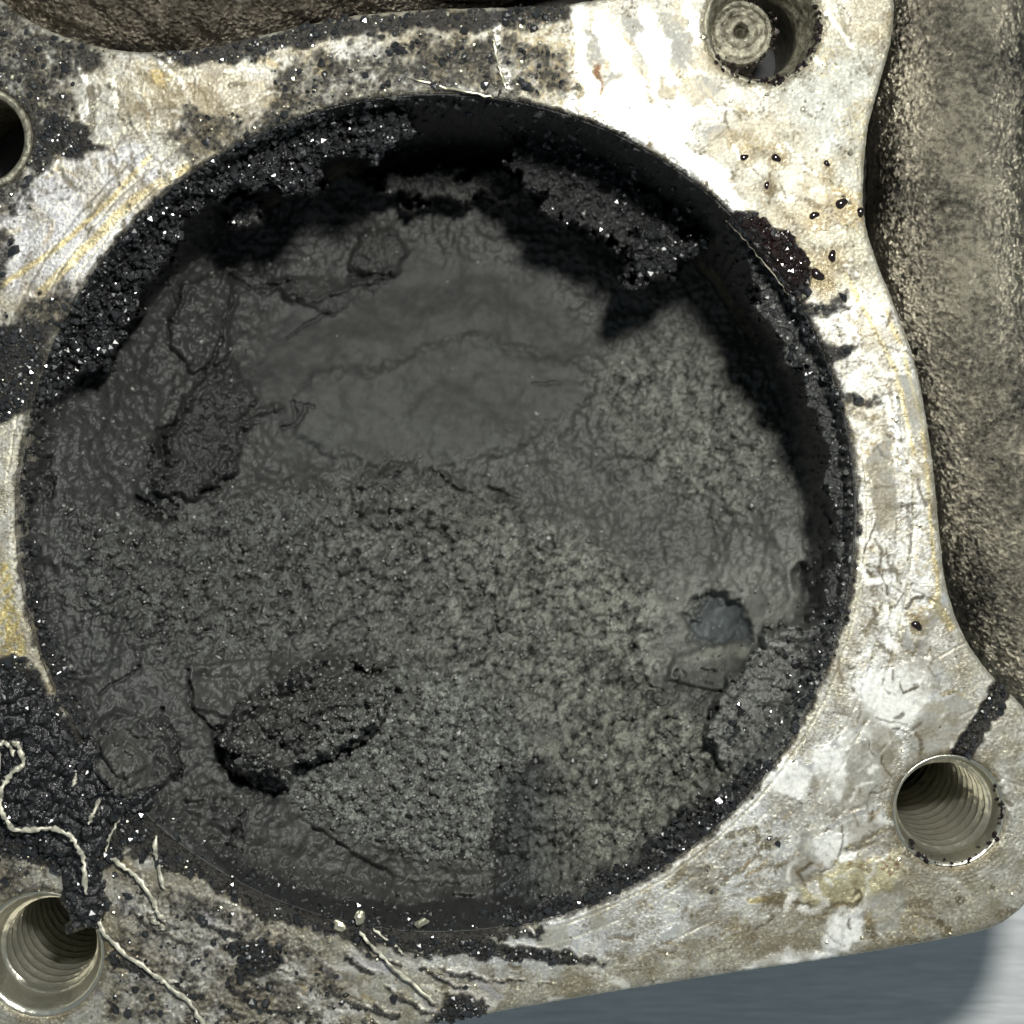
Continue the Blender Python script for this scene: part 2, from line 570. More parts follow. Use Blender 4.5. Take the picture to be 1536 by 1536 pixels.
# facets left by scraping: small flat lozenges with their own tilt and polish, glare painted white
def facets(pts, k, s=44, seed=3, ang=35, amp=.03):
    global z
    m = C.poly(pts, 14, 8)
    idx = np.nonzero(m > .01)[0]
    ca, sa = math.cos(math.radians(ang)), math.sin(math.radians(ang))
    xx = X[idx] * ca + Y[idx] * sa; yy = -X[idx] * sa + Y[idx] * ca
    f1, f2, cid = worley(xx, yy * 1.35, s, seed)
    br = (cid > .45).astype(np.float32) * sstep(.02, .12, f2 - f1) * m[idx] * k
    dk = (cid < .3).astype(np.float32) * sstep(.02, .12, f2 - f1) * m[idx] * k
    full = np.zeros(N, np.float32); full[idx] = br
    paint(full, WHITE, 1, .26, .75, .08)
    full = np.zeros(N, np.float32); full[idx] = dk
    paint(full, (.30, .31, .28), .85, .40, .35, .1)
    z[idx] += amp * (cid - .5) * np.sin(f1 * 3) * m[idx] * .6


WHP = [[(1150, 1150), (1185, 1138), (1217, 1165), (1203, 1202), (1165, 1190)], [(1213, 1128), (1250, 1120), (1272, 1150), (1264, 1205), (1236, 1197)],
       [(1212, 1262), (1262, 1240), (1320, 1212), (1327, 1238), (1268, 1276), (1236, 1292), (1216, 1282)], [(1290, 1022), (1340, 1000), (1402, 985), (1396, 1055), (1350, 1090), (1298, 1112)],
       [(1240, 1380), (1275, 1364), (1297, 1386), (1277, 1422), (1240, 1425)], [(1105, 1456), (1180, 1424), (1252, 1430), (1240, 1442)], [(1265, 1125), (1300, 1075), (1312, 1000), (1280, 1030), (1262, 1090)],
       [(895, 145), (930, 120), (975, 150), (1010, 165), (1040, 200), (1010, 235), (960, 190), (900, 170)], [(1020, 210), (1080, 250), (1130, 330), (1110, 325), (1050, 270), (1005, 230)],
       [(888, 18), (905, 22), (930, 62), (950, 105), (975, 140), (950, 140), (918, 92), (895, 50)], [(957, 12), (978, 25), (998, 70), (1004, 108), (1022, 125), (990, 118), (972, 70)], [(1026, 5), (1042, 15), (1050, 58), (1034, 45)],
       [(862, 0), (872, 0), (878, 70), (890, 120), (905, 160), (880, 160), (868, 90)], [(985, 150), (1020, 150), (1060, 165), (1040, 190), (1000, 180)], [(850, 160), (860, 130), (872, 160), (868, 185)]]
GRP = [[(1268, 1132), (1330, 1090), (1352, 1120), (1322, 1180), (1302, 1212), (1262, 1218)], [(1380, 1060), (1440, 1035), (1462, 1062), (1440, 1110), (1400, 1132), (1358, 1142)], [(1296, 1350), (1360, 1328), (1357, 1370), (1322, 1402)],
       [(1200, 1165), (1240, 1140), (1256, 1150), (1225, 1190)], [(968, 130), (990, 112), (1018, 130), (1002, 150)], [(1025, 128), (1050, 110), (1083, 136), (1056, 153)], [(876, 42), (892, 50), (922, 96), (885, 100)],
       [(918, 100), (950, 130), (952, 162), (902, 128)], [(935, 25), (962, 28), (985, 100), (960, 90)], [(988, 20), (1025, 25), (1048, 80), (1030, 105), (1008, 100)], [(1000, 190), (1030, 195), (1045, 215), (1010, 205)],
       [(1050, 195), (1090, 190), (1095, 210), (1062, 212)], [(1345, 560), (1375, 570), (1390, 640), (1372, 660)], [(1300, 700), (1330, 640), (1350, 760), (1320, 800)], [(1180, 1300), (1230, 1280), (1210, 1330), (1160, 1340)],
       [(800, 1405), (850, 1385), (855, 1420), (820, 1430)], [(880, 1370), (900, 1358), (910, 1395), (888, 1400)]]
for k_, p_ in enumerate(GRP):
    paint(C.poly(p_, 2.5, 9), (.28, .28, .255), .95, .62, .04, .12, -.004, .1)
for k_, p_ in enumerate(WHP):  # glare on the bright facets put into the colour as white
    paint(C.poly(p_, 3, 7), (.93, .93, .89), .97, .30, .35, .08, .005, .25)
for pts, w in [([(905, 30), (925, 70), (935, 100)], 7), ([(960, 60), (985, 100), (980, 140)], 9), ([(1030, 10), (1050, 60)], 8),
               ([(880, 160), (960, 210), (1040, 270), (1110, 330)], 13), ([(930, 150), (1000, 180)], 16),
               ([(1130, 1140), (1180, 1160), (1235, 1150)], 12), ([(1215, 1265), (1260, 1250), (1310, 1225)], 19),
               ([(1235, 1140), (1290, 1080), (1300, 1010)], 8), ([(1380, 960), (1410, 900)], 8),
               ([(1110, 1470), (1200, 1440), (1250, 1435)], 5), ([(1250, 1415), (1280, 1375)], 14), ([(1000, 1405), (1012, 1395)], 9),
               ([(1165, 1280), (1175, 1255)], 6), ([(600, 118), (680, 130), (740, 148)], 5), ([(742, 20), (750, 90), (765, 130)], 6),
               ([(1340, 600), (1350, 700)], 7), ([(1360, 950), (1400, 1000), (1380, 1060)], 14)]:
    paint(C.line(pts, w, 3, 7), WHITE, 1, .28, .7, .08, .006)

# golden varnish and stain
paint(C.poly([(0, 845), (12, 840), (25, 900), (40, 990), (0, 990)], 5, 5) * sstep(.2, .6, n_f), GOLD, 1, .3, .7)
for pts, w, k in [([(0, 430), (90, 370), (180, 285), (225, 235)], 4, .8), ([(60, 440), (120, 380), (200, 300), (280, 250)], 7, .7),
                  ([(1278, 430), (1300, 470), (1345, 560), (1372, 680)], 3, .8), ([(1318, 440), (1352, 520), (1385, 640), (1398, 800), (1408, 900)], 3, .7),
                  ([(1268, 410), (1288, 450)], 4, .9), ([(1400, 900), (1425, 940)], 7, .7), ([(1296, 760), (1285, 900)], 4, .4),
                  ([(1125, 1352), (1170, 1348)], 4, .9), ([(620, 1380), (720, 1376)], 3, .4)]:
    paint(C.line(pts, w, 2.5, 3), GOLD if k > .5 else CREAM, k, .3, .7)
paint(C.poly([(1200, 1330), (1260, 1290), (1340, 1285), (1365, 1310), (1310, 1350), (1210, 1358)], 8, 14), (.85, .78, .50), 1, .3, .7, .4, .01)
paint(C.poly([(1260, 1300), (1350, 1275), (1365, 1310), (1290, 1330)], 10, 16) * sstep(.5, .65, n_f), RUST, .9, .3, .2)
paint(C.poly([(780, 20), (900, 40), (910, 190), (800, 150), (740, 90)], 20, 20) * sstep(.42, .75, n_f), (.42, .33, .17), .8, .3, .5, .8)
paint(C.poly([(700, 30), (860, 20), (880, 160), (760, 140)], 24, 20) * sstep(.55, .7, 1 - n_f), (.75, .70, .52), .7, .28, .7, .8)
paint(C.line([(893, 90), (900, 140), (892, 165)], 5, 3, 8), RUST, 1, .3, .2)
paint(C.line([(862, 95), (885, 125)], 3, 2, 8), (.3, .16, .05), 1, .3, .2)
paint(C.poly([(1100, 230), (1180, 200), (1290, 270), (1300, 330), (1180, 330)], 24, 18) * sstep(.3, .7, n_m), (.36, .33, .24), .8, .35, .3)
paint(C.poly([(1190, 320), (1290, 330), (1310, 400), (1290, 440), (1200, 440)], 14, 14), (.40, .38, .29), .7, .3, .3)
paint(C.poly([(190, 90), (330, 90), (420, 130), (380, 190), (250, 200), (190, 150)], 22, 20), (.40, .36, .29), .8, .4, .4)
paint(C.blob(243, 115, 18), (.45, .33, .10), .8, .35, .4)
# sooty scribbles on the right neck
for q in range(46):
    t = rng.random()
    cy = 460 + t * 560
    cx = np.interp(cy, [460, 700, 900, 1020], [1260, 1335, 1345, 1350]) + rng.normal(0, 32)
    l = rng.uniform(8, 40); aa = rng.uniform(0, 3.14)
    p = [(cx, cy), (cx + l * math.cos(aa) * .5, cy + l * math.sin(aa) * .5), (cx + l * math.cos(aa + .5), cy + l * math.sin(aa + .5))]
    paint(C.line(p, rng.uniform(1, 3.4), 2, 9), (.16, .12, .06), rng.uniform(.35, .9), .35, .2)
for q in range(40):
    cx = rng.uniform(1000, 1300); cy = 1400 - (cx - 1000) * .45 + rng.normal(0, 26)
    l = rng.uniform(10, 38)
    p = [(cx, cy), (cx + l * .6, cy - l * .3), (cx + l, cy - l * .2)]
    paint(C.line(p, rng.uniform(1, 3), 2, 9), (.17, .15, .10), rng.uniform(.3, .8), .4, .2)
for pts, w in [([(1310, 915), (1340, 912), (1372, 930)], 5), ([(1310, 920), (1300, 950)], 4), ([(1318, 965), (1340, 975), (1368, 978)], 4), ([(1350, 980), (1352, 940)], 4),
               ([(1050, 1345), (1090, 1320), (1130, 1290), (1170, 1250)], 4), ([(1180, 1340), (1240, 1295), (1300, 1262)], 3),
               ([(1150, 1350), (1230, 1362), (1290, 1350)], 6), ([(1290, 1390), (1330, 1408), (1380, 1415), (1440, 1410)], 5),
               ([(1000, 1325), (1030, 1300)], 8), ([(1090, 1255), (1130, 1245), (1150, 1270)], 6), ([(1295, 850), (1350, 860)], 3), ([(1330, 830), (1350, 880)], 4)]:
    paint(C.line(pts, w, 2.5, 12), (.10, .085, .05), .85, .3, .2, .8)
for x, y, r in [(1375, 938, 7), (1395, 975, 3), (1340, 40, 4), (1450, 1300, 5), (1440, 1350, 7), (1420, 1396, 9), (1410, 1385, 7), (1300, 640, 4), (1225, 225, 3), (1260, 280, 3)]:
    paint(C.blob(x, y, r), (.05, .035, .02), .9, .25, .1)

# concentric machining marks and gasket line
for r0, a0, a1, w, c, k in [(646, 120, 175, 2, CREAM, .8), (672, 125, 160, 2.2, CREAM, .7), (700, 125, 158, 2.4, GREY, .6), (716, -45, 35, 2.2, CREAM, .6),
                            (646, -40, 40, 2.0, CREAM, .7), (690, -30, 45, 1.6, GREY, .5), (645, -75, -35, 1.6, CREAM, .7), (668, -80, -40, 1.6, CREAM, .5), (652, 60, 110, 1.4, CREAM, .6)]:
    m = (1 - sstep(w * .5, w * 1.3, np.abs(RB + C.n1 * 2 - r0))) * sstep(a0 - 4, a0 + 4, ANG) * (1 - sstep(a1 - 4, a1 + 4, ANG))
    paint(m, c, k, .3, .7, None, -.012)
for key, wd in (("lower_right", 60), ("lower_left", 45), ("pin", 26)):
    hx, hy, hr = HOLES[key]
    rr = np.hypot(X - hx, Y - hy)
    m = (1 - sstep(hr + wd * .6, hr + wd, rr))
    paint(m * (np.sin(rr * .9 + C.n1 * 2) * .5 + .5), (.34, .33, .28), .5, .35, .6, None, -.006)
    paint(1 - sstep(hr + 4, hr + 15, rr + C.n1 * 5), (.12, .10, .06), .75, .3, .4, .8)
hx, hy, hr = HOLES["left"]
rr = np.hypot(X - hx, Y - hy)

for q in range(90):
    cx = rng.uniform(860, 1420); cy = rng.uniform(20, 1400)
    if np.hypot(cx - BX, cy - BY) < BR + 10: continue
    paint(C.blob(cx, cy, rng.uniform(8, 34), None, 22) * sstep(.35, .7, n_f), (.40, .31, .12), rng.uniform(.25, .7), .30, .5)
# short tool scrapes and smears, light and dark, all over the face
ZN = [((1200, 450), (1400, 1050), 110, (.5, 1.9)), ((1000, 1200), (1330, 1420), 90, (-.9, -.3)), ((620, 1400), (1100, 1520), 60, (-.3, .35)), ((150, 1280), (640, 1530), 150, (.2, .9)),
      ((30, 60), (300, 260), 120, (.8, 1.5)), ((0, 200), (260, 480), 60, (-1.1, -.6)), ((200, 80), (880, 230), 130, (-.4, .4)), ((850, 0), (1320, 420), 140, (.6, 1.5)), ((1250, 1030), (1530, 1420), 80, (-.8, .3))]
for (xa, ya), (xb, yb), n_, (aa0, aa1) in ZN:
    for q in range(n_):
        cx = rng.uniform(xa, xb); cy = rng.uniform(ya, yb)
        if abs(np.hypot(cx - BX, cy - BY)) < BR: continue
        l = rng.gamma(2.0, 11) + 5; aa = rng.uniform(aa0, aa1); bd = rng.normal(0, .5)
        p = [(cx, cy), (cx + l * .5 * math.cos(aa), cy + l * .5 * math.sin(aa)), (cx + l * .5 * (math.cos(aa) + math.cos(aa + bd)), cy + l * .5 * (math.sin(aa) + math.sin(aa + bd)))]
        t_ = rng.random()
        m = C.line(p, rng.gamma(2.0, 1.1) + .6, 1.6, 5)
        if t_ < .45: paint(m, (.09, .075, .05), rng.uniform(.3, .9), .4, .15, .5, -.006)
        elif t_ < .62: paint(m, (.36, .27, .11), rng.uniform(.3, .7), .36, .4)
        else: paint(m, (.88, .87, .80), rng.uniform(.4, .9), .34, .45, .1, .004)
for x_, y_, r_ in [(1262, 305, 20), (1248, 384, 18), (1226, 412, 22), (1116, 236, 14), (1164, 237, 16), (1221, 323, 22), (1150, 278, 12), (1240, 245, 12), (1291, 318, 14), (1375, 938, 16), (1170, 400, 60)]:
    paint(C.blob(x_ + 3, y_ + 5, r_, r_ * .6, r_ * .8), (.22, .16, .07), .75, .25, .3)
# grime worked into the surface
gk = sstep(.50, .80, n_x * .30 + n_m * .40 + .30 * n_l + .10 * n_f) 
paint(gk * (col.mean(1) < .8), (.17, .135, .07), .75, .32, .3, .8)
paint(sstep(.64, .78, n_x * .5 + n_m * .5), (.07, .055, .035), .7, .3, .1)
paint(sstep(.78, .90, 1 - n_x * .6 - n_m * .4 + .2), (.82, .78, .60), .6, .28, .6, None, .004)

for p_ in GRP: paint(C.poly(p_, 5, 9), (.29, .29, .265), .6, .60, .05, .1, 0, .1)
for p_ in WHP: paint(C.poly(p_, 6, 16) * (.45 + .55 * sstep(.3, .5, n_f)), (.95, .95, .91), .85, .30, .25, .06, 0, .25)  # painted glare laid over the grime again
for q in range(120):                                  # fresh small bright nicks and dark oil scribbles on the right
    cy = rng.uniform(430, 1400); cx = np.interp(cy, [430, 700, 1000, 1150, 1400], [1270, 1345, 1340, 1330, 1200]) + rng.normal(0, 38)
    l = rng.uniform(5, 26); aa = rng.uniform(0, 3.14); bd = rng.normal(0, .9)
    p = [(cx, cy), (cx + l * math.cos(aa), cy + l * math.sin(aa)), (cx + l * math.cos(aa) + l * math.cos(aa + bd), cy + l * math.sin(aa) + l * math.sin(aa + bd))]
    if rng.random() < .55: paint(C.line(p, rng.uniform(.8, 3.2), 1.4, 6), (.055, .040, .020), rng.uniform(.6, .95), .25, .1, .4)
    else: paint(C.line(p, rng.uniform(1.5, 6), 2, 8), (.95, .94, .88), rng.uniform(.6, .95), .28, .3)

# oily film: brown, patchy, deepening away from the scraped zones
film = sstep(.42, .72, fbm(X, Y, 85, 5, 141, .6) * .5 + .5)
paint(film, (.21, .17, .095), .55, .28, .5, .4)
for q in range(70):
    cx = rng.uniform(120, 760); cy = 1310 + (cx - 120) * .15 + rng.uniform(-20, 200)
    l = rng.uniform(20, 80); aa = rng.uniform(.2, .75)
    paint(C.line([(cx, cy), (cx + l * math.cos(aa), cy + l * math.sin(aa))], rng.uniform(1, 7), 3, 9), [(.10, .09, .075), (.62, .60, .56), (.36, .35, .37)][q % 3], rng.uniform(.4, .85), .35, .3)
# ---- soot: cover = how much of the metal the soot hides
cov = np.zeros(N, np.float32)
def soot(mask, k):
    global cov
    cov = np.maximum(cov, mask * k)
soot(C.poly([(-140, -100), (60, 20), (190, 80), (120, 130), (110, 200), (180, 225), (60, 240), (40, 330), (-140, 350)], 26, 22), .63)
soot(C.poly([(50, 150), (100, 180), (160, 215), (90, 240), (50, 260)], 14, 22), .95)
soot(C.poly([(180, 72), (300, 68), (400, 48), (520, 20), (860, -2), (860, 34), (640, 50), (500, 62), (380, 88), (300, 100)], 10, 16), .74)
soot(C.poly([(420, 80), (560, 60), (780, 40), (850, 80), (880, 150), (700, 150), (560, 150), (440, 190), (330, 230), (400, 150)], 22, 20), .56)
soot(C.poly([(600, 60), (740, 50), (735, 120), (620, 112)], 24, 34), .62)
soot(C.poly([(280, 160), (420, 170), (360, 215), (290, 255), (240, 210)], 20, 20), .52)
soot(C.poly([(-140, 330), (10, 340), (30, 380), (0, 470), (80, 430), (140, 400), (80, 560), (40, 610), (-140, 610)], 18, 22), .60)
soot(C.poly([(-140, 480), (80, 480), (50, 620), (-140, 640)], 12, 16), .95)
soot(C.poly([(-140, 990), (40, 985), (90, 1060), (200, 1180), (240, 1240), (140, 1330), (60, 1300), (-140, 1230)], 14, 18), 1.2)
soot(C.poly([(120, 1100), (260, 1230), (330, 1290), (300, 1320), (170, 1270), (140, 1330)], 16, 20), .9)
soot(C.poly([(240, 1230), (420, 1330), (540, 1370), (640, 1390), (820, 1385), (820, 1400), (660, 1420), (540, 1420), (380, 1370), (250, 1290)], 12, 16), .82)
soot(C.poly([(160, 1300), (420, 1340), (500, 1536), (320, 1600), (150, 1536)], 40, 40), .50)
soot(C.poly([(360, 1380), (470, 1380), (520, 1460), (560, 1580), (420, 1580)], 26, 30), .50)
soot(C.poly([(560, 1400), (700, 1402), (850, 1425), (920, 1442), (860, 1446), (740, 1440), (600, 1425)], 8, 12), .92)
soot(C.poly([(640, 1450), (740, 1465), (860, 1475), (700, 1470)], 6, 8), .8)
soot(C.poly([(670, 1490), (720, 1495), (740, 1530), (640, 1535)], 10, 12), .95)
soot(C.poly([(330, 1410), (400, 1400), (430, 1450), (370, 1470)], 10, 14), .95)
soot(C.poly([(1095, 310), (1130, 320), (1190, 360), (1215, 400), (1215, 440), (1200, 455), (1160, 400)], 8, 12), .98)
soot(C.poly([(1190, 460), (1270, 440), (1280, 460), (1215, 480)], 8, 12), .7)
soot(C.poly([(1200, 515), (1285, 520), (1270, 540), (1215, 545)], 6, 10), .85)
soot(C.poly([(1230, 590), (1260, 575), (1330, 600), (1300, 610)], 6, 14), .6)
soot(C.line([(1438, 1135), (1470, 1090), (1500, 1040), (1530, 1000)], 17, 5, 8), .9)
soot(C.poly([(1000, 1320), (1180, 1200), (1260, 1130), (1200, 1250), (1060, 1350)], 16, 22), .35)
soot(C.poly([(-140, 1230), (20, 1270), (100, 1340), (60, 1350), (-140, 1330)], 18, 18), .55)
for q in range(26):                                   # dark streaks dragged over the lower left
    cx = rng.uniform(150, 640); cy = 1300 + (cx - 150) * .18 + rng.uniform(10, 190)
    l = rng.uniform(30, 110)
    p = [(cx, cy), (cx + l * .5, cy + l * .35), (cx + l, cy + l * .5)]
    soot(C.line(p, rng.uniform(1.5, 5), 3, 8), rng.uniform(.6, .95))
for q in range(20):                                   # and over the upper left
    cx = rng.uniform(40, 240); cy = rng.uniform(60, 300)
    l = rng.uniform(25, 80)
    p = [(cx, cy), (cx + l * .35, cy + l * .5), (cx + l * .55, cy + l)]
    soot(C.line(p, rng.uniform(.6, 2.4), 3.5, 9), rng.uniform(.4, .68))
soot(1 - sstep(2, 9, RB - BR + C.n1 * 5), .55)
sn = np.clip(n_f * .35 + n_m * .35 + n_x * .30 + .10 * (1 - n_l) - .03, 0, 1)
cov_n = sstep(-.13, .17, cov * 1.02 - sn) * (.80 + .2 * np.clip(cov, 0, 1))
cov_n = cov_n * (cov > .02)
brown_halo = sstep(-.25, .25, cov - n_m) * (cov > .02)
paint(brown_halo, (.15, .13, .095), .6, .36, .2, None, 0, 1.0)
paint(cov_n, (.018, .017, .016), .97, .24, .0, 1.2, 0, 1.3)
lump = 1 - worley(X, Y, 7.5, 44)[0]
z += cov_n * (.015 + .05 * np.clip(lump, 0, 1) * (.4 + n_m))
# diagonal groove by the lower right lug, edges rounded over
z -= .10 * C.line([(1438, 1135), (1470, 1090), (1500, 1040), (1540, 990)], 12, 7, 3)
z -= .05 * (1 - sstep(0, 5, s)) ** 2 + .02 * (1 - sstep(0, 12, s))
paint((1 - sstep(1, 5, s)) * (cov < .5), (.8, .76, .58), .5, .28, .8)
for q in range(60):                                   # fine scratches
    cx = rng.uniform(0, 1536); cy = rng.uniform(0, 1536)
    l = rng.uniform(30, 120); aa = rng.choice([-.5, .35, 1.2]) + rng.normal(0, .2)
    z -= .012 * C.line([(cx, cy), (cx + l * math.cos(aa), cy + l * math.sin(aa))], 1.2, 1, 1)

V = np.stack([(X - 768) / 100, (768 - Y) / 100, z], 1)
at = {"col": col, "rough": np.clip(rough, .1, 1), "metal": np.clip(metal, 0, 1), "grain": grain, "tilt": tilt}
# side walls
E = np.concatenate([F[:, [0, 1]], F[:, [1, 2]], F[:, [2, 3]], F[:, [3, 0]]])
key = np.sort(E, 1); kk = key[:, 0].astype(np.int64) * N + key[:, 1]
_, first, cnt = np.unique(kk, return_index=True, return_counts=True)
B = E[first[cnt == 1]]
bv, binv = np.unique(B, return_inverse=True)
binv = binv.reshape(B.shape)
rings = []
base = N
prev = B
Vall = [V]; Fall = [F]
for dz in (.5, 1.1):
    vv = V[bv].copy(); vv[:, 2] = -dz
    cur = binv + base
    Fall.append(np.stack([prev[:, 1], prev[:, 0], cur[:, 0], cur[:, 1]], 1))
    Vall.append(vv); base += len(bv); prev = cur
Vp = np.concatenate(Vall); Fp = np.concatenate(Fall)
at2 = {}
for k, v in at.items():
    e = v[bv]
    if k == "col": e = e * .0 + np.array((.30, .28, .23), np.float32)
    at2[k] = np.concatenate([v, e, e])

manifold = tag(empty("cast_manifold", (wx(655), wy(770), 0)),
               "aluminium engine manifold casting, its machined flange round a soot-clogged port", "engine part")
plate = keep_parent(mesh_np("flange_plate", Vp, Fp, M_plate, None, True, at2), manifold)


# height lookup on the plate
Zgrid = np.full(nx * ny, 0.0, np.float32); Zgrid[used] = z


def zplate(px, py):
    i = int(round((px - gx[0]) / ST)); j = int(round((py - gy[0]) / ST))
    if 0 <= i < nx and 0 <= j < ny: return float(Zgrid[j * nx + i])
    return 0.0


# ------------------------------------------------------------------ holes
def lathe(name, cx, cy, prof, mat, seg=96, lean=(0, 0), helix=0.0, pitch=.3, hz=(0, 0), parent=manifold, smooth=True):
    """prof: list of (radius px, z). lean: px shift per unit of depth"""
    V = []; F = []
    for (r, zz) in prof:
        for k in range(seg):
            a = 2 * math.pi * k / seg
            rr = r
            if helix and hz[1] < zz < hz[0]:
                ph = (zz / pitch + k / seg) % 1.0
                rr = r - helix * (1 - abs(ph - .5) * 2) ** 1.5
            V.append((wx(cx + lean[0] * -zz + rr * math.cos(a)), wy(cy + lean[1] * -zz + rr * math.sin(a)), zz))
    n = len(prof)
    for i in range(n - 1):
        for k in range(seg):
            a = i * seg + k; b = i * seg + (k + 1) % seg
            F.append((a, b, b + seg, a + seg))
    o = mesh_np(name, V, F, mat, None, smooth)
    return keep_parent(o, parent)


def thread_prof(r, z0, z1, n):
    return [(r, z0 + (z1 - z0) * i / n) for i in range(n + 1)]


# lower right threaded hole
hx, hy, hr = HOLES["lower_right"]
h = lathe("threaded_hole", hx, hy, [(hr + 2, -.03), (hr, -.02), (hr - 4, -.10), (hr - 8, -.30)] + thread_prof(hr - 8, -.34, -4.2, 230) + [(hr - 9, -5.2)], M_thread,
          lean=(0, 0), helix=9, pitch=.30, hz=(-.36, -4.15))
h["label"] = "oily threaded hole at the lower right lug"
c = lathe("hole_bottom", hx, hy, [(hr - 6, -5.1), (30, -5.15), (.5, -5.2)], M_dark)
# lower left threaded hole
hx, hy, hr = HOLES["lower_left"]
h = lathe("threaded_hole", hx, hy, [(hr + 2, -.03), (hr, -.01), (hr - 6, -.16), (hr - 16, -.42)] + thread_prof(hr - 17, -.46, -4.0, 230) + [(hr - 18, -5.0)], M_thread,
          helix=8, pitch=.27, hz=(-.48, -3.95))
h["label"] = "bright threaded hole at the lower left"
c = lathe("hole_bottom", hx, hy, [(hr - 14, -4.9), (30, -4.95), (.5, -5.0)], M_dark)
# left dowel bore with its pale sleeve
hx, hy, hr = HOLES["left"]
h = lathe("dowel_sleeve", hx, hy, [(hr + 1, -.2), (hr, .035), (hr - 3, .05), (hr - 9, .04), (hr - 12, -.02), (hr - 13, -1.2), (hr - 13, -3)], M_ring)
c = lathe("hole_bottom", hx, hy, [(hr - 6, -2.9), (30, -2.95), (.5, -3.0)], M_dark)
# counterbore with the pin end in it
hx, hy, hr = HOLES["pin"]
h = lathe("counterbore", hx, hy, [(hr + 2, -.04), (hr, -.02), (hr - 5, -.10), (hr - 8, -.35), (hr - 13, -.42), (hr - 14, -.7), (hr - 19, -.76), (hr - 20, -1.2), (hr - 19, -1.3), (hr - 20, -3)], M_ring)
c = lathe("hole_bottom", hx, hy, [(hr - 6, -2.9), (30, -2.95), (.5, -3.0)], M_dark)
pcx, pcy = 1123, 30
pin = lathe("pin_end", pcx, pcy, [(53, -3), (53, -1.02), (51, -.92), (47, -.86), (44, -.89), (43, -.89), (41, -.85), (31, -.82), (29, -.85), (27, -.85), (25, -.81), (13, -.78), (11, -.82), (8, -.9), (3, -1.05), (.4, -1.1)], M_ring)
pin_dirt = []
pin["label"] = "round pin end with concentric rings in the counterbore"

# ------------------------------------------------------------------ port body below the flange
body = lathe("port_wall", BX, BY, [(BR + 1.0, -.03), (BR + 1.0, -6.6), (.5, -6.7)], M_dark, 128)
outer = lathe("port_housing", BX, BY, [(BR + 5, -1.1), (BR + 8, -2), (BR + 4, -5), (BR - 40, -6.85), (1, -6.9)], M_cast_brown, 128)


# ------------------------------------------------------------------ cast pipes beside the flange
def pipe(name, axis, r, mat, seg=140, sub=26, amp=.05, label=None, seed=0, zr=1.0):
    P = np.array(catmull(axis, sub, False))
    n = len(P)
    T = np.gradient(P, axis=0); T /= np.linalg.norm(T, axis=1)[:, None]
    side = np.cross(T, (0, 0, 1.0)); side /= np.linalg.norm(side, axis=1)[:, None]
    up = np.cross(side, T)
    A = np.linspace(0, 2 * np.pi, seg, endpoint=False)
    U, I = np.meshgrid(A, np.arange(n))
    px = U * r * 100; py = I * (np.linalg.norm(P[-1] - P[0]) / n) * 100
    # wrap-safe noise: sample on the circle
    nn = fbm(np.cos(U) * r * 100 + seed * 50, py + np.sin(U) * r * 130, 60, 5, 90 + seed, .55)
    fine = fbm(np.cos(U) * r * 100 + seed * 50, py + np.sin(U) * r * 100, 9, 3, 95 + seed, .7)
    R = r + amp * nn + amp * .35 * fine
    V = P[:, None, :] + R[..., None] * (np.cos(U)[..., None] * side[:, None, :] + zr * np.sin(U)[..., None] * up[:, None, :])
    V = V.reshape(-1, 3)
    i, k = np.meshgrid(np.arange(n - 1), np.arange(seg), indexing='ij')
    a = i * seg + k; b = i * seg + (k + 1) % seg
    F = np.stack([a, b, b + seg, a + seg], -1).reshape(-1, 4)
    o = keep_parent(mesh_np(name, V, F, mat, None, True), manifold)
    if label: o["label"] = label
    return o


def W3(px, py, z): return (wx(px), wy(py), z)


def V3(vx_, vy_, z_):
    k = 1 - z_ / H
    return W3(CX + (vx_ - CX) * k, CY + (vy_ - CY) * k, z_)


pipe("cast_pipe", [V3(1440, -320, -2.9), V3(1438, -100, -2.9), V3(1436, 60, -2.9), V3(1430, 220, -2.9), V3(1428, 360, -2.9), V3(1452, 520, -2.9), V3(1492, 690, -2.9), V3(1530, 860, -2.9), V3(1590, 1000, -3.0), V3(1720, 1110, -3.2)],
     1.38, M_cast, sub=50, amp=.045, label="grey rough cast pipe along the right edge", seed=1)
pipe("cast_pipe", [W3(1740, -320, -3.4), W3(1730, 100, -3.4), W3(1740, 500, -3.5), W3(1800, 900, -3.6), W3(1950, 1150, -3.7)],
     1.1, M_cast_dark, sub=40, amp=.12, label="added dark pipe filling the shaded gap at the far right edge", seed=2)
pipe("cast_pipe", [W3(-500, -260, -2.2), W3(-150, -190, -2.0), W3(150, -110, -1.9), W3(350, -115, -1.9), W3(600, -190, -2.0), W3(1000, -300, -2.4), W3(1300, -420, -2.8)],
     1.75, M_cast_brown, sub=46, amp=.10, label="brown sooty cast pipe along the top edge", seed=3)

# web of casting filling the gaps under the flange, its black is painted shade
web = [W3(900, -600, -3.2), W3(2000, -600, -3.6), W3(2000, 1250, -3.6), W3(1700, 1180, -3.3), W3(1500, 1000, -3.0), W3(1380, 700, -3), W3(1280, 350, -3), W3(900, 60, -3), W3(0, 60, -3), W3(-600, 0, -3), W3(-600, -600, -3.4)]
me = bpy.data.meshes.new("cast_web")
nW = len(web)
me.from_pydata(web + [(x, y, zz - .6) for x, y, zz in web], [], [tuple(range(nW))[::-1], tuple(range(nW, 2 * nW))] + [(i, (i + 1) % nW, (i + 1) % nW + nW, i + nW) for i in range(nW)])
me.materials.append(M_cast_dark)
wo = bpy.data.objects.new("cast_web", me); scene.collection.objects.link(wo); keep_parent(wo, manifold)

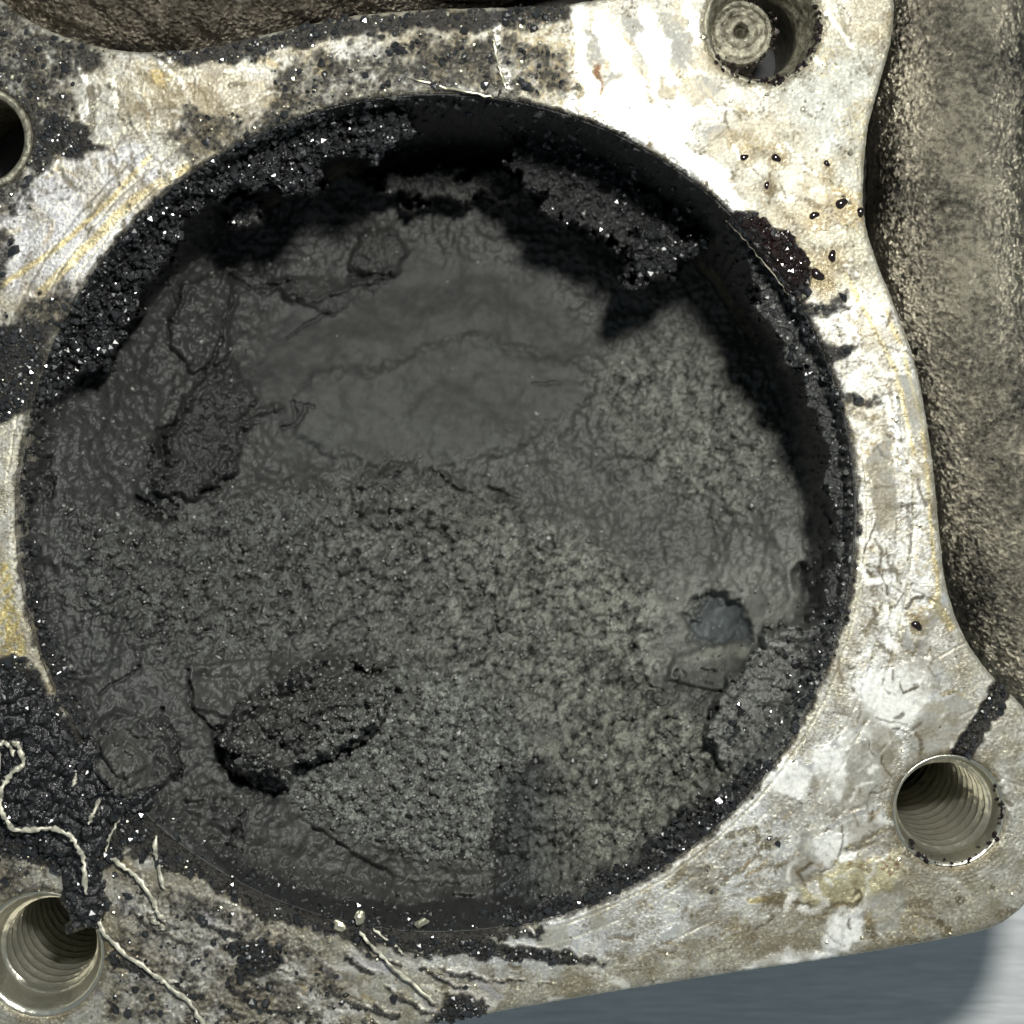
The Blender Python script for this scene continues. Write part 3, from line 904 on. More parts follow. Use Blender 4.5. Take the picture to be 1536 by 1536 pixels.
# ------------------------------------------------------------------ carbon in the port
SC = 2.0
vx = np.arange(BX - BR - 8, BX + BR + 8, SC); vy = np.arange(BY - BR - 8, BY + BR + 8, SC)
VX, VY = np.meshgrid(vx, vy)
mx, my = len(vx), len(vy)
PX = VX.ravel(); PY = VY.ravel()
K = Canvas(PX, PY, 60)
ctrl = [(650, 330, 6.4), (800, 330, 6.4), (900, 450, 6.2), (1050, 480, 6.0), (1150, 600, 5.0), (1200, 700, 4.4), (1215, 780, 3.4), (1215, 870, 2.6), (1020, 960, 4.2), (1080, 860, 4.7), (500, 350, 6.2), (350, 320, 6.2),
        (1220, 1000, 1.6), (1130, 1080, 2.0), (1000, 1150, 2.6), (950, 1250, 2.0), (850, 1300, 1.9), (760, 1300, 2.4), (600, 1290, 2.4), (450, 1280, 1.8), (330, 1230, 1.3), (220, 1150, 1.0),
        (140, 1050, .8), (100, 900, .9), (60, 800, .8), (40, 900, .5), (100, 1020, .5), (60, 680, .9), (30, 750, .5), (180, 1180, .5), (240, 1230, .7), (300, 1270, .9), (150, 620, 2.6), (230, 500, 4.0), (300, 420, 5.0), (400, 420, 5.2), (500, 600, 4.6), (700, 500, 5.6), (700, 700, 4.6),
        (900, 650, 5.2), (1050, 700, 5.2), (600, 850, 3.8), (750, 900, 3.9), (900, 900, 4.3), (400, 850, 3.0), (250, 750, 2.7), (250, 950, 2.0), (400, 1050, 1.9), (620, 1120, 2.7), (830, 1080, 3.4), (330, 620, 3.8)]
num = np.zeros_like(PX); den = np.zeros_like(PX)
for (x, y, d) in ctrl:
    w = np.exp(-((PX - x) ** 2 + (PY - y) ** 2) / (2 * 85.0 ** 2)) + 1e-5 / (1 + ((PX - x) ** 2 + (PY - y) ** 2) / 1e4)
    num += w * d; den += w
D = num / den
gloss = np.full(PX.shape, -.12, np.float32)
grainc = np.full(PX.shape, .28, np.float32)
peb = np.zeros(PX.shape, np.float32)           # amplitude of pebbly relief
nm = fbm(PX, PY, 60, 5, 71) ; nf = fbm(PX, PY, 12, 3, 72)
D += -.22 * fbm(PX, PY, 110, 3, 71)

smooth_m = K.poly([(420, 450), (620, 370), (800, 400), (900, 520), (860, 620), (700, 690), (560, 700), (420, 690), (380, 560)], 40, 22)
dusty = K.poly([(900, 880), (1000, 860), (1220, 800), (1230, 900), (1130, 980), (1000, 1000), (950, 1000)], 30, 20)
pebbly = K.poly([(120, 780), (400, 760), (540, 700), (700, 740), (900, 820), (980, 900), (960, 1050), (860, 1100), (700, 1020), (450, 960), (250, 980), (130, 900)], 40, 25)
pebbly = np.maximum(pebbly, .7 * K.poly([(880, 560), (1010, 500), (1130, 560), (1190, 700), (1100, 780), (950, 700)], 40, 25))
glit = K.poly([(500, 1090), (600, 1010), (700, 1010), (760, 1040), (800, 1120), (745, 1190), (742, 1290), (640, 1280), (520, 1250), (430, 1190)], 20, 18)
strea = K.poly([(800, 1130), (960, 1020), (1060, 1090), (1100, 1160), (960, 1290), (850, 1340), (760, 1330), (752, 1180)], 24, 14)
peb += .07 + .17 * pebbly + .16 * glit + .15 * strea - .05 * smooth_m
grainc += .45 * pebbly + .8 * glit + .6 * strea - .28 * smooth_m - .2 * dusty
gloss += .38 * pebbly + .60 * glit + .38 * strea - .55 * smooth_m - .2 * dusty

nf2 = fbm(PX, PY, 5, 2, 73)
f1, f2, cid = worley(PX + nf * 4, PY * 1.0 + nm * 8, 15, 81)
g1, g2, gid = worley(PX * 1.1 + PY * .5 + nf * 2, PY * .6 - PX * .35, 9, 82)
h1, h2, hid = worley(PX + nf * 5 + PY * .2, PY + nm * 12, 24, 83)
D -= .16 * (pebbly + .5 * strea) * np.clip(1.05 - h1 * 1.1, 0, 1) * (.3 + hid) * (1 - smooth_m)
D -= np.maximum(peb, 0) * (np.clip(1 - f1 * 1.2, 0, 1) * .8 + .55 * np.clip(1 - g1, 0, 1) + .5 * nf)
D -= .05 * nf * (1 - smooth_m) * np.clip(pebbly + glit + strea + .3, 0, 1)
D -= .10 * nm * (1 - smooth_m)

_hm = K.poly([(1030, 890), (1140, 890), (1150, 1030), (1000, 1030)], 12, 6)
D += _hm * np.maximum(peb, 0) * (np.clip(1 - f1 * 1.2, 0, 1) * .8 + .55 * np.clip(1 - g1, 0, 1) + .5 * nf)
# slabs, flakes and clods lying on the floor
def raise_poly(pts, h, soft=5, warp=10, g=0, gr=0, rel=0):
    global D, gloss, grainc
    m = K.poly(pts, soft, warp)
    D = D - h * m - rel * m * (nf * .5 + np.clip(1 - f1, 0, 1))
    gloss = gloss + g * m; grainc = grainc + gr * m
    return m
flake = raise_poly([(325, 1105), (370, 1050), (440, 1010), (480, 985), (545, 985), (592, 1015), (575, 1075), (510, 1120), (450, 1140), (425, 1170), (365, 1160)], .72, 4, 14, .3, .2, .14)
raise_poly([(395, 1085), (470, 1020), (560, 1040), (520, 1095), (440, 1130)], .16, 6, 16, .05, .1, .1)
raise_poly([(280, 1000), (395, 988), (480, 1012), (430, 1040), (360, 1085), (290, 1060)], .22, 4, 6, 0, -.2)
raise_poly([(455, 985), (480, 978), (485, 1020), (440, 1030), (400, 1010), (405, 985)], .22, 10, 8)
raise_poly([(90, 1120), (170, 1070), (240, 1080), (270, 1160), (215, 1190), (150, 1200)], .35, 6, 14, .1, .1, .08)
raise_poly([(240, 1240), (330, 1190), (370, 1220), (350, 1270), (300, 1290)], .25, 6, 14, 0, 0, .06)
raise_poly([(225, 690), (250, 640), (300, 570), (350, 540), (380, 600), (350, 700), (320, 740), (270, 745), (235, 730)], .35, 6, 18, .2, .3, .16)
raise_poly([(255, 600), (300, 540), (345, 430), (330, 410), (290, 430), (250, 480), (200, 560), (240, 590)], -.1, 6, 14, 0, 0, .04)
raise_poly([(255, 480), (275, 430), (345, 408), (352, 450), (340, 540), (290, 560), (262, 530)], .35, 4, 8, 0, -.2, .03)
raise_poly([(525, 400), (540, 350), (590, 345), (612, 380), (590, 408), (550, 412)], .3, 5, 8, .1, .3, .14)
raise_poly([(380, 430), (420, 420), (510, 425), (600, 400), (500, 470), (440, 450)], .2, 8, 12, 0, .2, .08)
raise_poly([(530, 720), (600, 700), (650, 710), (690, 745), (780, 750), (700, 800), (560, 790)], .16, 8, 16, 0, .2, .08)
raise_poly([(500, 1120), (640, 1040), (760, 1040), (745, 1180), (740, 1330), (600, 1320), (470, 1240)], .22, 3, 6)
raise_poly([(445, 600), (470, 560), (560, 555), (700, 500), (900, 560), (860, 640), (700, 700), (540, 695), (440, 660)], .14, 10, 14)
D = D + .8 * K.poly([(750, 1120), (960, 1060), (960, 1360), (744, 1360)], 6, 6) * sstep(1120, 1270, PY) * (1 - sstep(760, 900, PX))
for pts, w, h in [([(455, 1140), (500, 1126), (556, 1090), (588, 1035)], 9, .42), ([(335, 1120), (372, 1058), (440, 1015), (490, 988)], 8, .35), ([(530, 990), (565, 1002), (596, 996)], 8, .35), ([(352, 1160), (395, 1150), (430, 1160)], 10, .4),
                  ([(400, 1100), (450, 1075), (520, 1050), (548, 1010)], 7, .26), ([(380, 1130), (440, 1110), (470, 1080)], 6, .22), ([(245, 735), (262, 690), (255, 650), (290, 600)], 8, .32), ([(300, 735), (345, 700), (372, 630), (420, 610)], 8, .3),
                  ([(430, 440), (480, 450), (520, 430), (600, 405)], 7, .25), ([(260, 480), (275, 430), (340, 405), (440, 425)], 6, .25), ([(250, 1070), (265, 1120), (268, 1165)], 6, .3), ([(280, 1200), (330, 1190), (370, 1215)], 6, .2),
                  ([(530, 730), (590, 705), (640, 700), (690, 730)], 8, .24), ([(600, 760), (560, 800), (540, 850)], 7, .2), ([(700, 770), (680, 820), (690, 870)], 6, .18), ([(900, 1040), (860, 1100), (830, 1180)], 7, .2), ([(1000, 1080), (960, 1150), (900, 1230)], 8, .22), ([(940, 1060), (900, 1140), (860, 1260)], 6, .2)]:
    m_ = K.line(pts, w * .6, w * .6, w * 1.8)
    D = D - h * m_ * (.7 + .6 * nf); gloss = gloss + .18 * m_
# shallow dip for the hole to the deeper duct, its depth painted dark
hole = K.poly([(1040, 915), (1070, 892), (1115, 905), (1128, 960), (1060, 972), (1038, 958), (1030, 925), (1052, 925)], 9, 16)
D = D + .45 * hole
D = D + 1.0 * K.blob(1210, 868, 20, 8, 6)
raise_poly([(1010, 985), (1070, 968), (1130, 965), (1150, 1010), (1100, 1040), (1000, 1020)], .25, 4, 4, 0, -.2)
# cracks
crk = np.zeros(PX.shape, np.float32)
for pts, w, k in [([(208, 745), (228, 772), (258, 778), (262, 760)], 6, 1), ([(245, 700), (240, 650), (250, 630)], 5, 1), ([(300, 575), (330, 520), (342, 470), (348, 430)], 3, .8),
                  ([(322, 1095), (330, 1140), (352, 1170), (400, 1186), (425, 1190)], 7, 1), ([(455, 1150), (500, 1138), (560, 1105), (596, 1040)], 4, 1), ([(530, 998), (560, 1012), (592, 1000)], 4, .9),
                  ([(245, 1060), (262, 1100), (272, 1165)], 4, .9), ([(283, 1005), (285, 1060), (320, 1095)], 2, .7), ([(745, 838), (742, 950)], 2, .7), ([(750, 1150), (745, 1200), (741, 1370)], 5, .8),
                  ([(648, 702), (675, 730), (705, 738)], 2.6, .8), ([(730, 728), (765, 742)], 2.4, .7), ([(1078, 1035), (1105, 1050), (1120, 1030)], 4, 1), ([(1062, 1075), (1072, 1060)], 5, 1), ([(1065, 1100), (1072, 1120)], 4, 1),
                  ([(972, 1036), (978, 1062)], 5, .9), ([(1055, 1110), (1130, 1103)], 2, .8), ([(345, 412), (375, 430), (430, 425)], 3, .7), ([(440, 640), (442, 600), (470, 610)], 3, .5),
                  ([(68, 690), (76, 740)], 8, .8), ([(365, 1215), (345, 1270), (360, 1280)], 5, .8), ([(430, 505), (490, 470)], 2, .5), ([(300, 740), (330, 735)], 3, .8), ([(460, 605), (445, 635), (420, 640)], 3, .6),
                  ([(250, 350), (262, 470)], 3, .5), ([(870, 880), (990, 860)], 1.6, .3), ([(800, 575), (840, 575)], 2, .4), ([(520, 415), (590, 412)], 2.6, .6), ([(210, 1000), (150, 1040)], 2.5, .5)]:
    crk = np.maximum(crk, k * K.line(pts, w * .8, w * .6, w * 2.4))
for q in range(70):
    x = rng.uniform(940, 1180); y = rng.uniform(1000, 1160)
    if np.hypot(x - BX, y - BY) > 600: continue
    aa = rng.uniform(0, 3.1); l = rng.uniform(6, 22)
    crk = np.maximum(crk, rng.uniform(.3, .7) * K.line([(x, y), (x + l * math.cos(aa), y + l * math.sin(aa))], 1.6, 1.2, 6))
D = D + .32 * crk

# the way the port wall is met when looking in
RAY_X = PX - CX; RAY_Y = PY - CY
A_ = RAY_X ** 2 + RAY_Y ** 2
ox, oy = CX - BX, CY - BY
B_ = 2 * (ox * RAY_X + oy * RAY_Y)
Rw = BR - 3
C_ = ox * ox + oy * oy - Rw * Rw
sc = (-B_ + np.sqrt(np.maximum(B_ * B_ - 4 * A_ * C_, 0))) / (2 * A_ + 1e-6)
Dw = np.clip(H * (sc - 1), 0.0, 60)
Dw = Dw + .25 * sstep(140, 180, np.abs(np.degrees(np.arctan2(BY - PY, PX - BX))))
crusty = np.clip(1 - f1, 0, 1) * .25 + .22 * nf + .15 * nm
Dw_s = Dw * (1.0) - np.clip(crusty * 1.3, 0, 1.2) * sstep(0, .6, Dw)
AV = np.degrees(np.arctan2(BY - PY, PX - BX))
wallm = sstep(-.5, .9, D - Dw_s)
kk_ = .9
hh_ = np.clip(.5 + .5 * (D - Dw_s) / kk_, 0, 1)
D = np.minimum(D + (Dw_s - D) * hh_ - kk_ * hh_ * (1 - hh_) * .5, Dw_s)
D = np.where(Dw_s < .5, np.minimum(D, Dw_s), D)

# crusts hanging on the wall
reg = np.zeros(PX.shape, np.int8)
def crust(pts, d, name_id, soft=4, warp=14, g=.6, gr=.8, rel=.45, ds=None):
    global D, gloss, grainc
    m = K.poly(pts, soft, warp * 1.6)
    dt = d - rel * (np.clip(1 - f1, 0, 1) * .6 + nf * .35 + nm * .35)
    dt = np.minimum(dt, Dw_s * .92 + .03)
    dt = np.minimum(dt, D)
    D = D + (dt - D) * m
    gloss = gloss + (g - gloss) * m; grainc = grainc + (gr - grainc) * m
    reg[m > .5] = name_id
    return m
u1 = crust([(10, 660), (40, 560), (140, 400), (260, 250), (400, 170), (520, 140), (600, 150), (622, 195), (590, 226), (560, 240), (505, 232), (480, 250), (480, 288), (440, 290), (400, 272), (340, 298), (290, 318), (262, 345),
            (262, 395), (215, 430), (200, 480), (165, 545), (120, 570), (60, 615)], 1.15, 1, 5, 12, .85, .7, .62)
u1b = crust([(330, 300), (385, 290), (395, 330), (375, 345), (345, 340)], 2.4, 1, 5, 8, .2, .5, .3)
u2 = crust([(540, 275), (620, 258), (760, 262), (830, 290), (800, 305), (700, 300), (600, 302)], 5.0, 2, 6, 18, .3, .6, .35)
u2 = crust([(800, 175), (880, 200), (960, 260), (1010, 300), (1052, 350), (1055, 378), (1012, 400), (985, 425), (965, 432), (945, 408), (930, 372), (885, 355), (845, 335), (800, 300), (760, 240)], 2.9, 2, 4, 22, .5, .8, .45)
u2c = crust([(950, 340), (1050, 345), (1055, 378), (1012, 400), (985, 425), (965, 432), (945, 408)], 2.5, 2, 4, 20, .95, 1.2, .5)
r1 = crust([(1085, 340), (1120, 400), (1130, 460), (1158, 500), (1172, 542), (1208, 566), (1214, 620), (1240, 680), (1234, 720), (1252, 770), (1250, 850), (1232, 882), (1228, 935), (1150, 950), (1110, 1010), (1070, 1050),
            (1060, 1100), (1085, 1150), (1180, 1160), (1290, 1000), (1310, 700), (1240, 480), (1140, 330)], .75 + .75 * sstep(900, 1010, PY), 3, 7, 10, .22, .6, .25)
r1b = crust([(1095, 330), (1150, 400), (1200, 480), (1250, 600), (1262, 620), (1300, 640), (1240, 440), (1140, 300)], .7, 3, 4, 10, .85, 1.1, .35)
b1 = crust([(1060, 1195), (1105, 1160), (1180, 1135), (1236, 1080), (1262, 960), (1310, 960), (1300, 1080), (1200, 1240), (1000, 1400), (860, 1420), (760, 1420), (760, 1370), (850, 1345), (950, 1290), (990, 1240)], .9, 4, 5, 16, .8, 1.1, .4)
l1 = crust([(0, 640), (45, 620), (42, 800), (60, 940), (100, 1020), (110, 1100), (200, 1220), (150, 1240), (0, 1000)], .5, 5, 6, 12, .6, .9, .3)
# dark trough between the floor's edge and the rim at the bottom
tr = K.poly([(300, 1262), (420, 1320), (520, 1345), (620, 1352), (760, 1340), (800, 1350), (830, 1370), (700, 1410), (540, 1400), (400, 1370)], 8, 10)
D = D + tr * np.maximum(0, np.minimum(Dw * .97, 3.6) - D)
gloss += .1 * tr
D = np.maximum(D, .06)
D = np.where(np.hypot(PX - BX, PY - BY) > BR - 3, np.maximum(D, .25), D)

# soot colour: warm grey where dry and dusty, near black where wet or in painted shade
cc = np.zeros((len(PX), 3), np.float32) + np.array((.036, .037, .037), np.float32)
lr = sstep(250, 1100, PX * .8 + PY * .25 + nm * 60)
cc = mix(cc, (.072, .073, .069), lr)
cc = mix(cc, (.088, .089, .084), dusty * .8)
cc = mix(cc, (.10, .10, .090), pebbly * .5 * sstep(500, 900, PX))
cc = mix(cc, (.115, .115, .102), strea * .6)
cc = mix(cc, (.024, .028, .031), K.poly([(748, 1150), (860, 1130), (880, 1320), (742, 1360)], 12, 16) * (1 - sstep(770, 890, PX)) * .9)  # shadow beside the floor's step put into the colour
cc = mix(cc, (.11, .118, .112), glit * .7)
cc = mix(cc, (.020, .021, .022), np.clip(u1 + r1b + b1 * .9, 0, 1) * .9)
cc = mix(cc, (.150, .152, .148), r1 * (1 - r1b) * .9)
gloss = gloss - .15 * r1 * (1 - r1b)
cc = mix(cc, (.022, .024, .026), np.clip(u2, 0, 1) * .85)
cc = mix(cc, (.010, .011, .012), np.clip(crk + tr, 0, 1) * .85)  # dark cracks; the trough's shadow is put into the colour
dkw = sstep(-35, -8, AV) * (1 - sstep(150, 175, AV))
cc = mix(cc, (.012, .0135, .015), wallm * .85 * dkw)  # unlit upper and right wall: shade put into the colour
cc = mix(cc, (.036, .043, .048), hole * .95)  # shade and haze of the hole put into the colour
cc = mix(cc, (.15, .15, .135), K.poly([(1020, 990), (1080, 970), (1128, 966), (1122, 985), (1060, 992)], 4, 5) * .7)
grainc = grainc * (1 - .8 * hole)
cc = mix(cc, cc * 1.95, np.clip(pebbly + .9 * glit + .6 * strea + .5 * dusty, 0, 1))
cc = mix(cc, (.046, .048, .047), smooth_m * .8)
# single grains differ: scattered pale dusty ones, shade in the sockets between them painted darker
gr_amp = np.clip(pebbly + 1.1 * glit + .8 * strea + .25, 0, 1) * (1 - smooth_m)
cc = cc * (1 + gr_amp * (1.1 * (cid - .5) + .7 * (gid - .5) - .9 * sstep(.45, .8, g1) + .35))[:, None]
cc = np.clip(cc, .004, 1)
cc *= (1 + .45 * glit + .2 * strea)[:, None]  # glisten of the lower floor put into the colour
cc *= (.80 + .35 * sstep(350, 1050, PY + .25 * PX))[:, None] * np.array((.80, .81, .765))[None]  # whole floor paler towards the lower right
cc *= (1 + .25 * nf + .18 * nm)[:, None]
cc = np.clip(cc, .004, 1)
wd = K.blob(232, 745, 22, 12, 16) + K.poly([(325, 1110), (350, 1165), (425, 1180), (400, 1140), (350, 1120)], 6, 8)
gloss = np.clip(gloss + .7 * np.clip(wd, 0, 1), -.6, 1)
cc = mix(cc, (.010, .012, .012), np.clip(wd, 0, 1) * .8)

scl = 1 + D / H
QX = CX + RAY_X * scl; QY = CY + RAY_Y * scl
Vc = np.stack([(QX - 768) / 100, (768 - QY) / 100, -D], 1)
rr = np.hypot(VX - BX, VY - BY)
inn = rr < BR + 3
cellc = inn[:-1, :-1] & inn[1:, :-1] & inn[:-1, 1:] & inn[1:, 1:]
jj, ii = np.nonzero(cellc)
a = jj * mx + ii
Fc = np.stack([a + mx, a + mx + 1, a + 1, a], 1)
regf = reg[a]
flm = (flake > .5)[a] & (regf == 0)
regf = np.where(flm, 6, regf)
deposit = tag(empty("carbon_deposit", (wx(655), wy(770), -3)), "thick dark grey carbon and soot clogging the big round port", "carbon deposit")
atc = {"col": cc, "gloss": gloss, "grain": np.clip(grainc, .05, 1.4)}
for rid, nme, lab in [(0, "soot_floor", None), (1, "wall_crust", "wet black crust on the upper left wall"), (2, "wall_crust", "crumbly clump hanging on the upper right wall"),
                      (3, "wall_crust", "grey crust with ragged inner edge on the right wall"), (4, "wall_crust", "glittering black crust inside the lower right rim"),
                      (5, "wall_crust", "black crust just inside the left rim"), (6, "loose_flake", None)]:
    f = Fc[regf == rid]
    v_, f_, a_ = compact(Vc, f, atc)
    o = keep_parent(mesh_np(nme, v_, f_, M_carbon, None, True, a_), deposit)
    if lab: o["label"] = lab
print("carbon", len(Fc), "plate", len(Fp))

# ------------------------------------------------------------------ crumbs
phi = (1 + 5 ** .5) / 2
ico = np.array([(-1, phi, 0), (1, phi, 0), (-1, -phi, 0), (1, -phi, 0), (0, -1, phi), (0, 1, phi), (0, -1, -phi), (0, 1, -phi), (phi, 0, -1), (phi, 0, 1), (-phi, 0, -1), (-phi, 0, 1)]) / 1.902
icf = np.array([(0, 11, 5), (0, 5, 1), (0, 1, 7), (0, 7, 10), (0, 10, 11), (1, 5, 9), (5, 11, 4), (11, 10, 2), (10, 7, 6), (7, 1, 8), (3, 9, 4), (3, 4, 2), (3, 2, 6), (3, 6, 8), (3, 8, 9), (4, 9, 5), (2, 4, 11), (6, 2, 10), (8, 6, 7), (9, 8, 1)])


def crumbs(name, P, R, mat, label, cat, flat=.8, smooth=False):
    n = len(P)
    V = ico[None] * (1 + rng.normal(0, .22, (n, 12, 1)))
    V = V * (rng.uniform(.6, 1.25, (n, 1, 3)))
    # random rotations
    q = rng.normal(size=(n, 4)); q /= np.linalg.norm(q, axis=1)[:, None]
    w, x, y, zq = q.T
    Rm = np.stack([1 - 2 * (y * y + zq * zq), 2 * (x * y - zq * w), 2 * (x * zq + y * w), 2 * (x * y + zq * w), 1 - 2 * (x * x + zq * zq), 2 * (y * zq - x * w), 2 * (x * zq - y * w), 2 * (y * zq + x * w), 1 - 2 * (x * x + y * y)], 1).reshape(n, 3, 3)
    V = np.einsum('nij,nkj->nki', Rm, V) * np.asarray(R)[:, None, None]
    V[:, :, 2] *= flat
    V = V + P[:, None, :]
    F = (icf[None] + 12 * np.arange(n)[:, None, None]).reshape(-1, 3)
    o = mesh_np(name, V.reshape(-1, 3), F, mat, None, smooth)
    return tag(o, label, cat, None, "stuff")


def pick(weight, n):
    w = np.clip(weight, 0, None); w = w / w.sum()
    return rng.choice(len(w), n, p=w)


Sv = (np.hypot(PX - BX, PY - BY) < BR - 4)
wcr = (u1 * 1.0 + u2c * .9 + .12 * u2 + r1b * .9 + b1 * .8 + l1 * .6 + .05 * r1 + .05 * wallm * (PY < 600) + .35 * (np.hypot(PX - BX, PY - BY) > BR - 34) * (PY > 900)) * Sv * (.3 + np.clip(nm + .5, 0, 1))
idx = pick(wcr, 5200)
R = np.minimum(rng.gamma(1.7, .016, len(idx)) + .009, .075)
crumbs("carbon_crumbs", Vc[idx] + np.stack([rng.normal(0, .01, len(idx))] * 2 + [R * .3], 1), R, M_crumb, "black glittering carbon grit crusted round the inside of the port", "carbon grit")
wdr = (glit * 1.8 + pebbly * .35 + strea * .3 + .05 + .25 * r1 + .6 * flake) * Sv * (1 - smooth_m * .9)
idx = pick(wdr, 9000)
R = np.minimum(rng.gamma(3.0, .007, len(idx)) + .010, .05)
crumbs("soot_granules", Vc[idx] + np.stack([R * 0, R * 0, R * .2], 1), R, M_crumb_dry, "dull grey soot granules strewn over the carbon floor of the port", "soot granules")
# grit on the flange
wpl = cov_n * (.35 + (cov > .9) * .9)
Vw = V
idx = pick(wpl * (s > 2), 4200)
R = np.minimum(rng.gamma(1.6, .015, len(idx)) + .008, .07)
crumbs("soot_grit", Vw[idx] + np.stack([rng.normal(0, .01, len(idx))] * 2 + [R * .3], 1), R, M_crumb, "fine shiny black soot grit spread over the machined flange face", "soot grit")
idx = pick(wpl * (s > 3) * (X > -20) * (Y > -20), 600)
R = np.minimum(rng.gamma(2.0, .0045, len(idx)) + .006, .024)
crumbs("added_glints", Vw[idx] + np.stack([R * 0, R * 0, R * .6 + .02], 1), R, M_glint, "pinhead-size bright wet grains sparkling in the soot on the flange", "wet grains")
idx = pick((s > 4) * (s < 60) * (.25 + (cov > .3) * 1.0) * (1 - cov_n * .5), 900)
R = rng.gamma(2.0, .006, len(idx)) + .008
crumbs("metal_swarf", Vw[idx] + np.stack([R * 0, R * 0, R * .4], 1), R, M_swarf, "tiny pale golden metal specks scattered over the flange face", "metal specks")

# ------------------------------------------------------------------ sludge heaped on the lower left of the flange
def sludge(name, pts, h, label, cat, mat, g=.95, scale=16, seed=5, amp=.12, colr=(.010, .010, .011), step=2.0, warp=14):
    xs = [p[0] for p in pts]; ys = [p[1] for p in pts]
    ax = np.arange(min(xs) - 24, max(xs) + 24, step); ay = np.arange(min(ys) - 24, max(ys) + 24, step)
    AX, AY = np.meshgrid(ax, ay)
    x, y = AX.ravel(), AY.ravel()
    cv = Canvas(x, y, seed)
    xx = x + cv.n1 * warp; yy = y + cv.n2 * warp
    d = seg_dist(pts, xx, yy, True); d = np.where(inside(pts, xx, yy), d, -d)
    f1, f2, c = worley(x, y, scale, seed)
    hgt = h * (1 - np.exp(-np.clip(d, 0, None) / 14)) - .06 * sstep(0, 6, -d) - .02 + sstep(0, 10, d) * (amp * (np.clip(1 - f1, 0, 1) - .3) + amp * .6 * fbm(x, y, 22, 4, seed + 3))
    m = (hgt > -.04).reshape(AX.shape)
    cl = m[:-1, :-1] | m[1:, :-1] | m[:-1, 1:] | m[1:, 1:]
    j, i = np.nonzero(cl)
    a = j * len(ax) + i
    F = np.stack([a + len(ax), a + len(ax) + 1, a + 1, a], 1)
    V = np.stack([(x - 768) / 100, (768 - y) / 100, hgt], 1)
    n = len(x)
    v_, f_, a_ = compact(V, F, {"col": np.zeros((n, 3), np.float32) + np.array(colr, np.float32), "gloss": np.full(n, g, np.float32), "grain": np.full(n, .42, np.float32)})
    o = mesh_np(name, v_, f_, mat, None, True, a_)
    return tag(o, label, cat), V, hgt


sl, sV, sh = sludge("carbon_sludge", [(-60, 1040), (30, 1000), (70, 1040), (110, 1100), (190, 1165), (232, 1180), (215, 1215), (170, 1240), (150, 1290), (165, 1350), (150, 1385), (100, 1400), (95, 1350), (90, 1300), (40, 1260), (0, 1230), (-60, 1200)], .22,
                    "wet black tar-like sludge heaped on the flange's lower left corner", "carbon sludge", M_carbon)
idx = pick((sh > .05) * 1.0, 650)
R = rng.gamma(3.0, .008, len(idx)) + .010
crumbs("sludge_grit", sV[idx] + np.stack([R * 0, R * 0, R * .3], 1), R, M_crumb, "shiny black grit embedded in the sludge at the lower left", "soot grit")
pl, pV, ph = sludge("sludge_patty", [(150, 1110), (190, 1100), (222, 1140), (225, 1180), (195, 1205), (160, 1190), (140, 1150)], .36,
                    "dull brown-grey lump of carbon beside the rim above the bristles", "carbon lump", M_carbon, .3, 14, 15, .2, (.055, .053, .048), 2.0, 8)
ol, oV, oh = sludge("oily_crust", [(1100, 318), (1135, 325), (1185, 350), (1212, 385), (1218, 420), (1206, 450), (1180, 430), (1150, 385), (1120, 350)], .10,
                    "lumpy wet black crust on the flange beside the port's upper right rim", "oily crust", M_carbon, 1.0, 11, 25, .12, (.012, .007, .007), 1.6, 8)
idx = pick((oh > .03) * 1.0, 900)
R = rng.gamma(3.0, .007, len(idx)) + .012
crumbs("oil_beads", oV[idx] + np.stack([R * 0, R * 0, R * .2], 1), R, M_oil, "beads of reddish black oil glistening on the upper right crust", "oil beads")

# ------------------------------------------------------------------ oil drops standing on the pale metal
import bmesh
def drop_mesh(seed):
    r = random.Random(seed)
    bm = bmesh.new()
    bmesh.ops.create_icosphere(bm, subdivisions=3, radius=1)
    for v in bm.verts:
        a = math.atan2(v.co.y, v.co.x)
        k = 1 + .18 * math.sin(2 * a + seed) + .1 * math.sin(3 * a + seed * 2)
        v.co.x *= k; v.co.y *= k
        v.co.z *= .55
    me = bpy.data.meshes.new("oil_drop"); bm.to_mesh(me); bm.free()
    for p in me.polygons: p.use_smooth = True
    me.materials.append(M_oil)
    return me
dm = [drop_mesh(k) for k in range(4)]
drops = [(1262, 305, 9, "oval dark oil drop near the flange's outer edge, right of the oily crust"), (1248, 384, 8, "dark oil drop just right of the oily crust, upper of two"), (1226, 412, 10, "larger dark oil drop touching the right side of the oily crust"),
         (1116, 236, 6, "small dark oil drop under the counterbore, left of a pair"), (1164, 237, 7, "small dark oil drop under the counterbore, right of a pair"), (1221, 323, 7, "dark oil drop at the top of the oily crust's tail"),
         (1150, 278, 5, "tiny brown oil drop on pale metal above the oily crust"), (1240, 245, 5, "tiny brown oil drop near the flange's right edge, uppermost"), (1291, 318, 7, "black oil drop on the very edge of the flange beside the pipe"),
         (1375, 938, 8, "dark drop low on the right neck of the flange")]
for k, (x, y, r, lab) in enumerate(drops):
    o = bpy.data.objects.new("oil_drop", dm[k % 4]); scene.collection.objects.link(o)
    o.location = W3(x, y, zplate(x, y) + .01); o.scale = (r / 100, r / 100 * .85, r / 100); o.rotation_euler = (0, 0, k * 1.3)
    tag(o, lab, "oil drop", "oil drops on the upper right of the flange" if k < 9 else None)

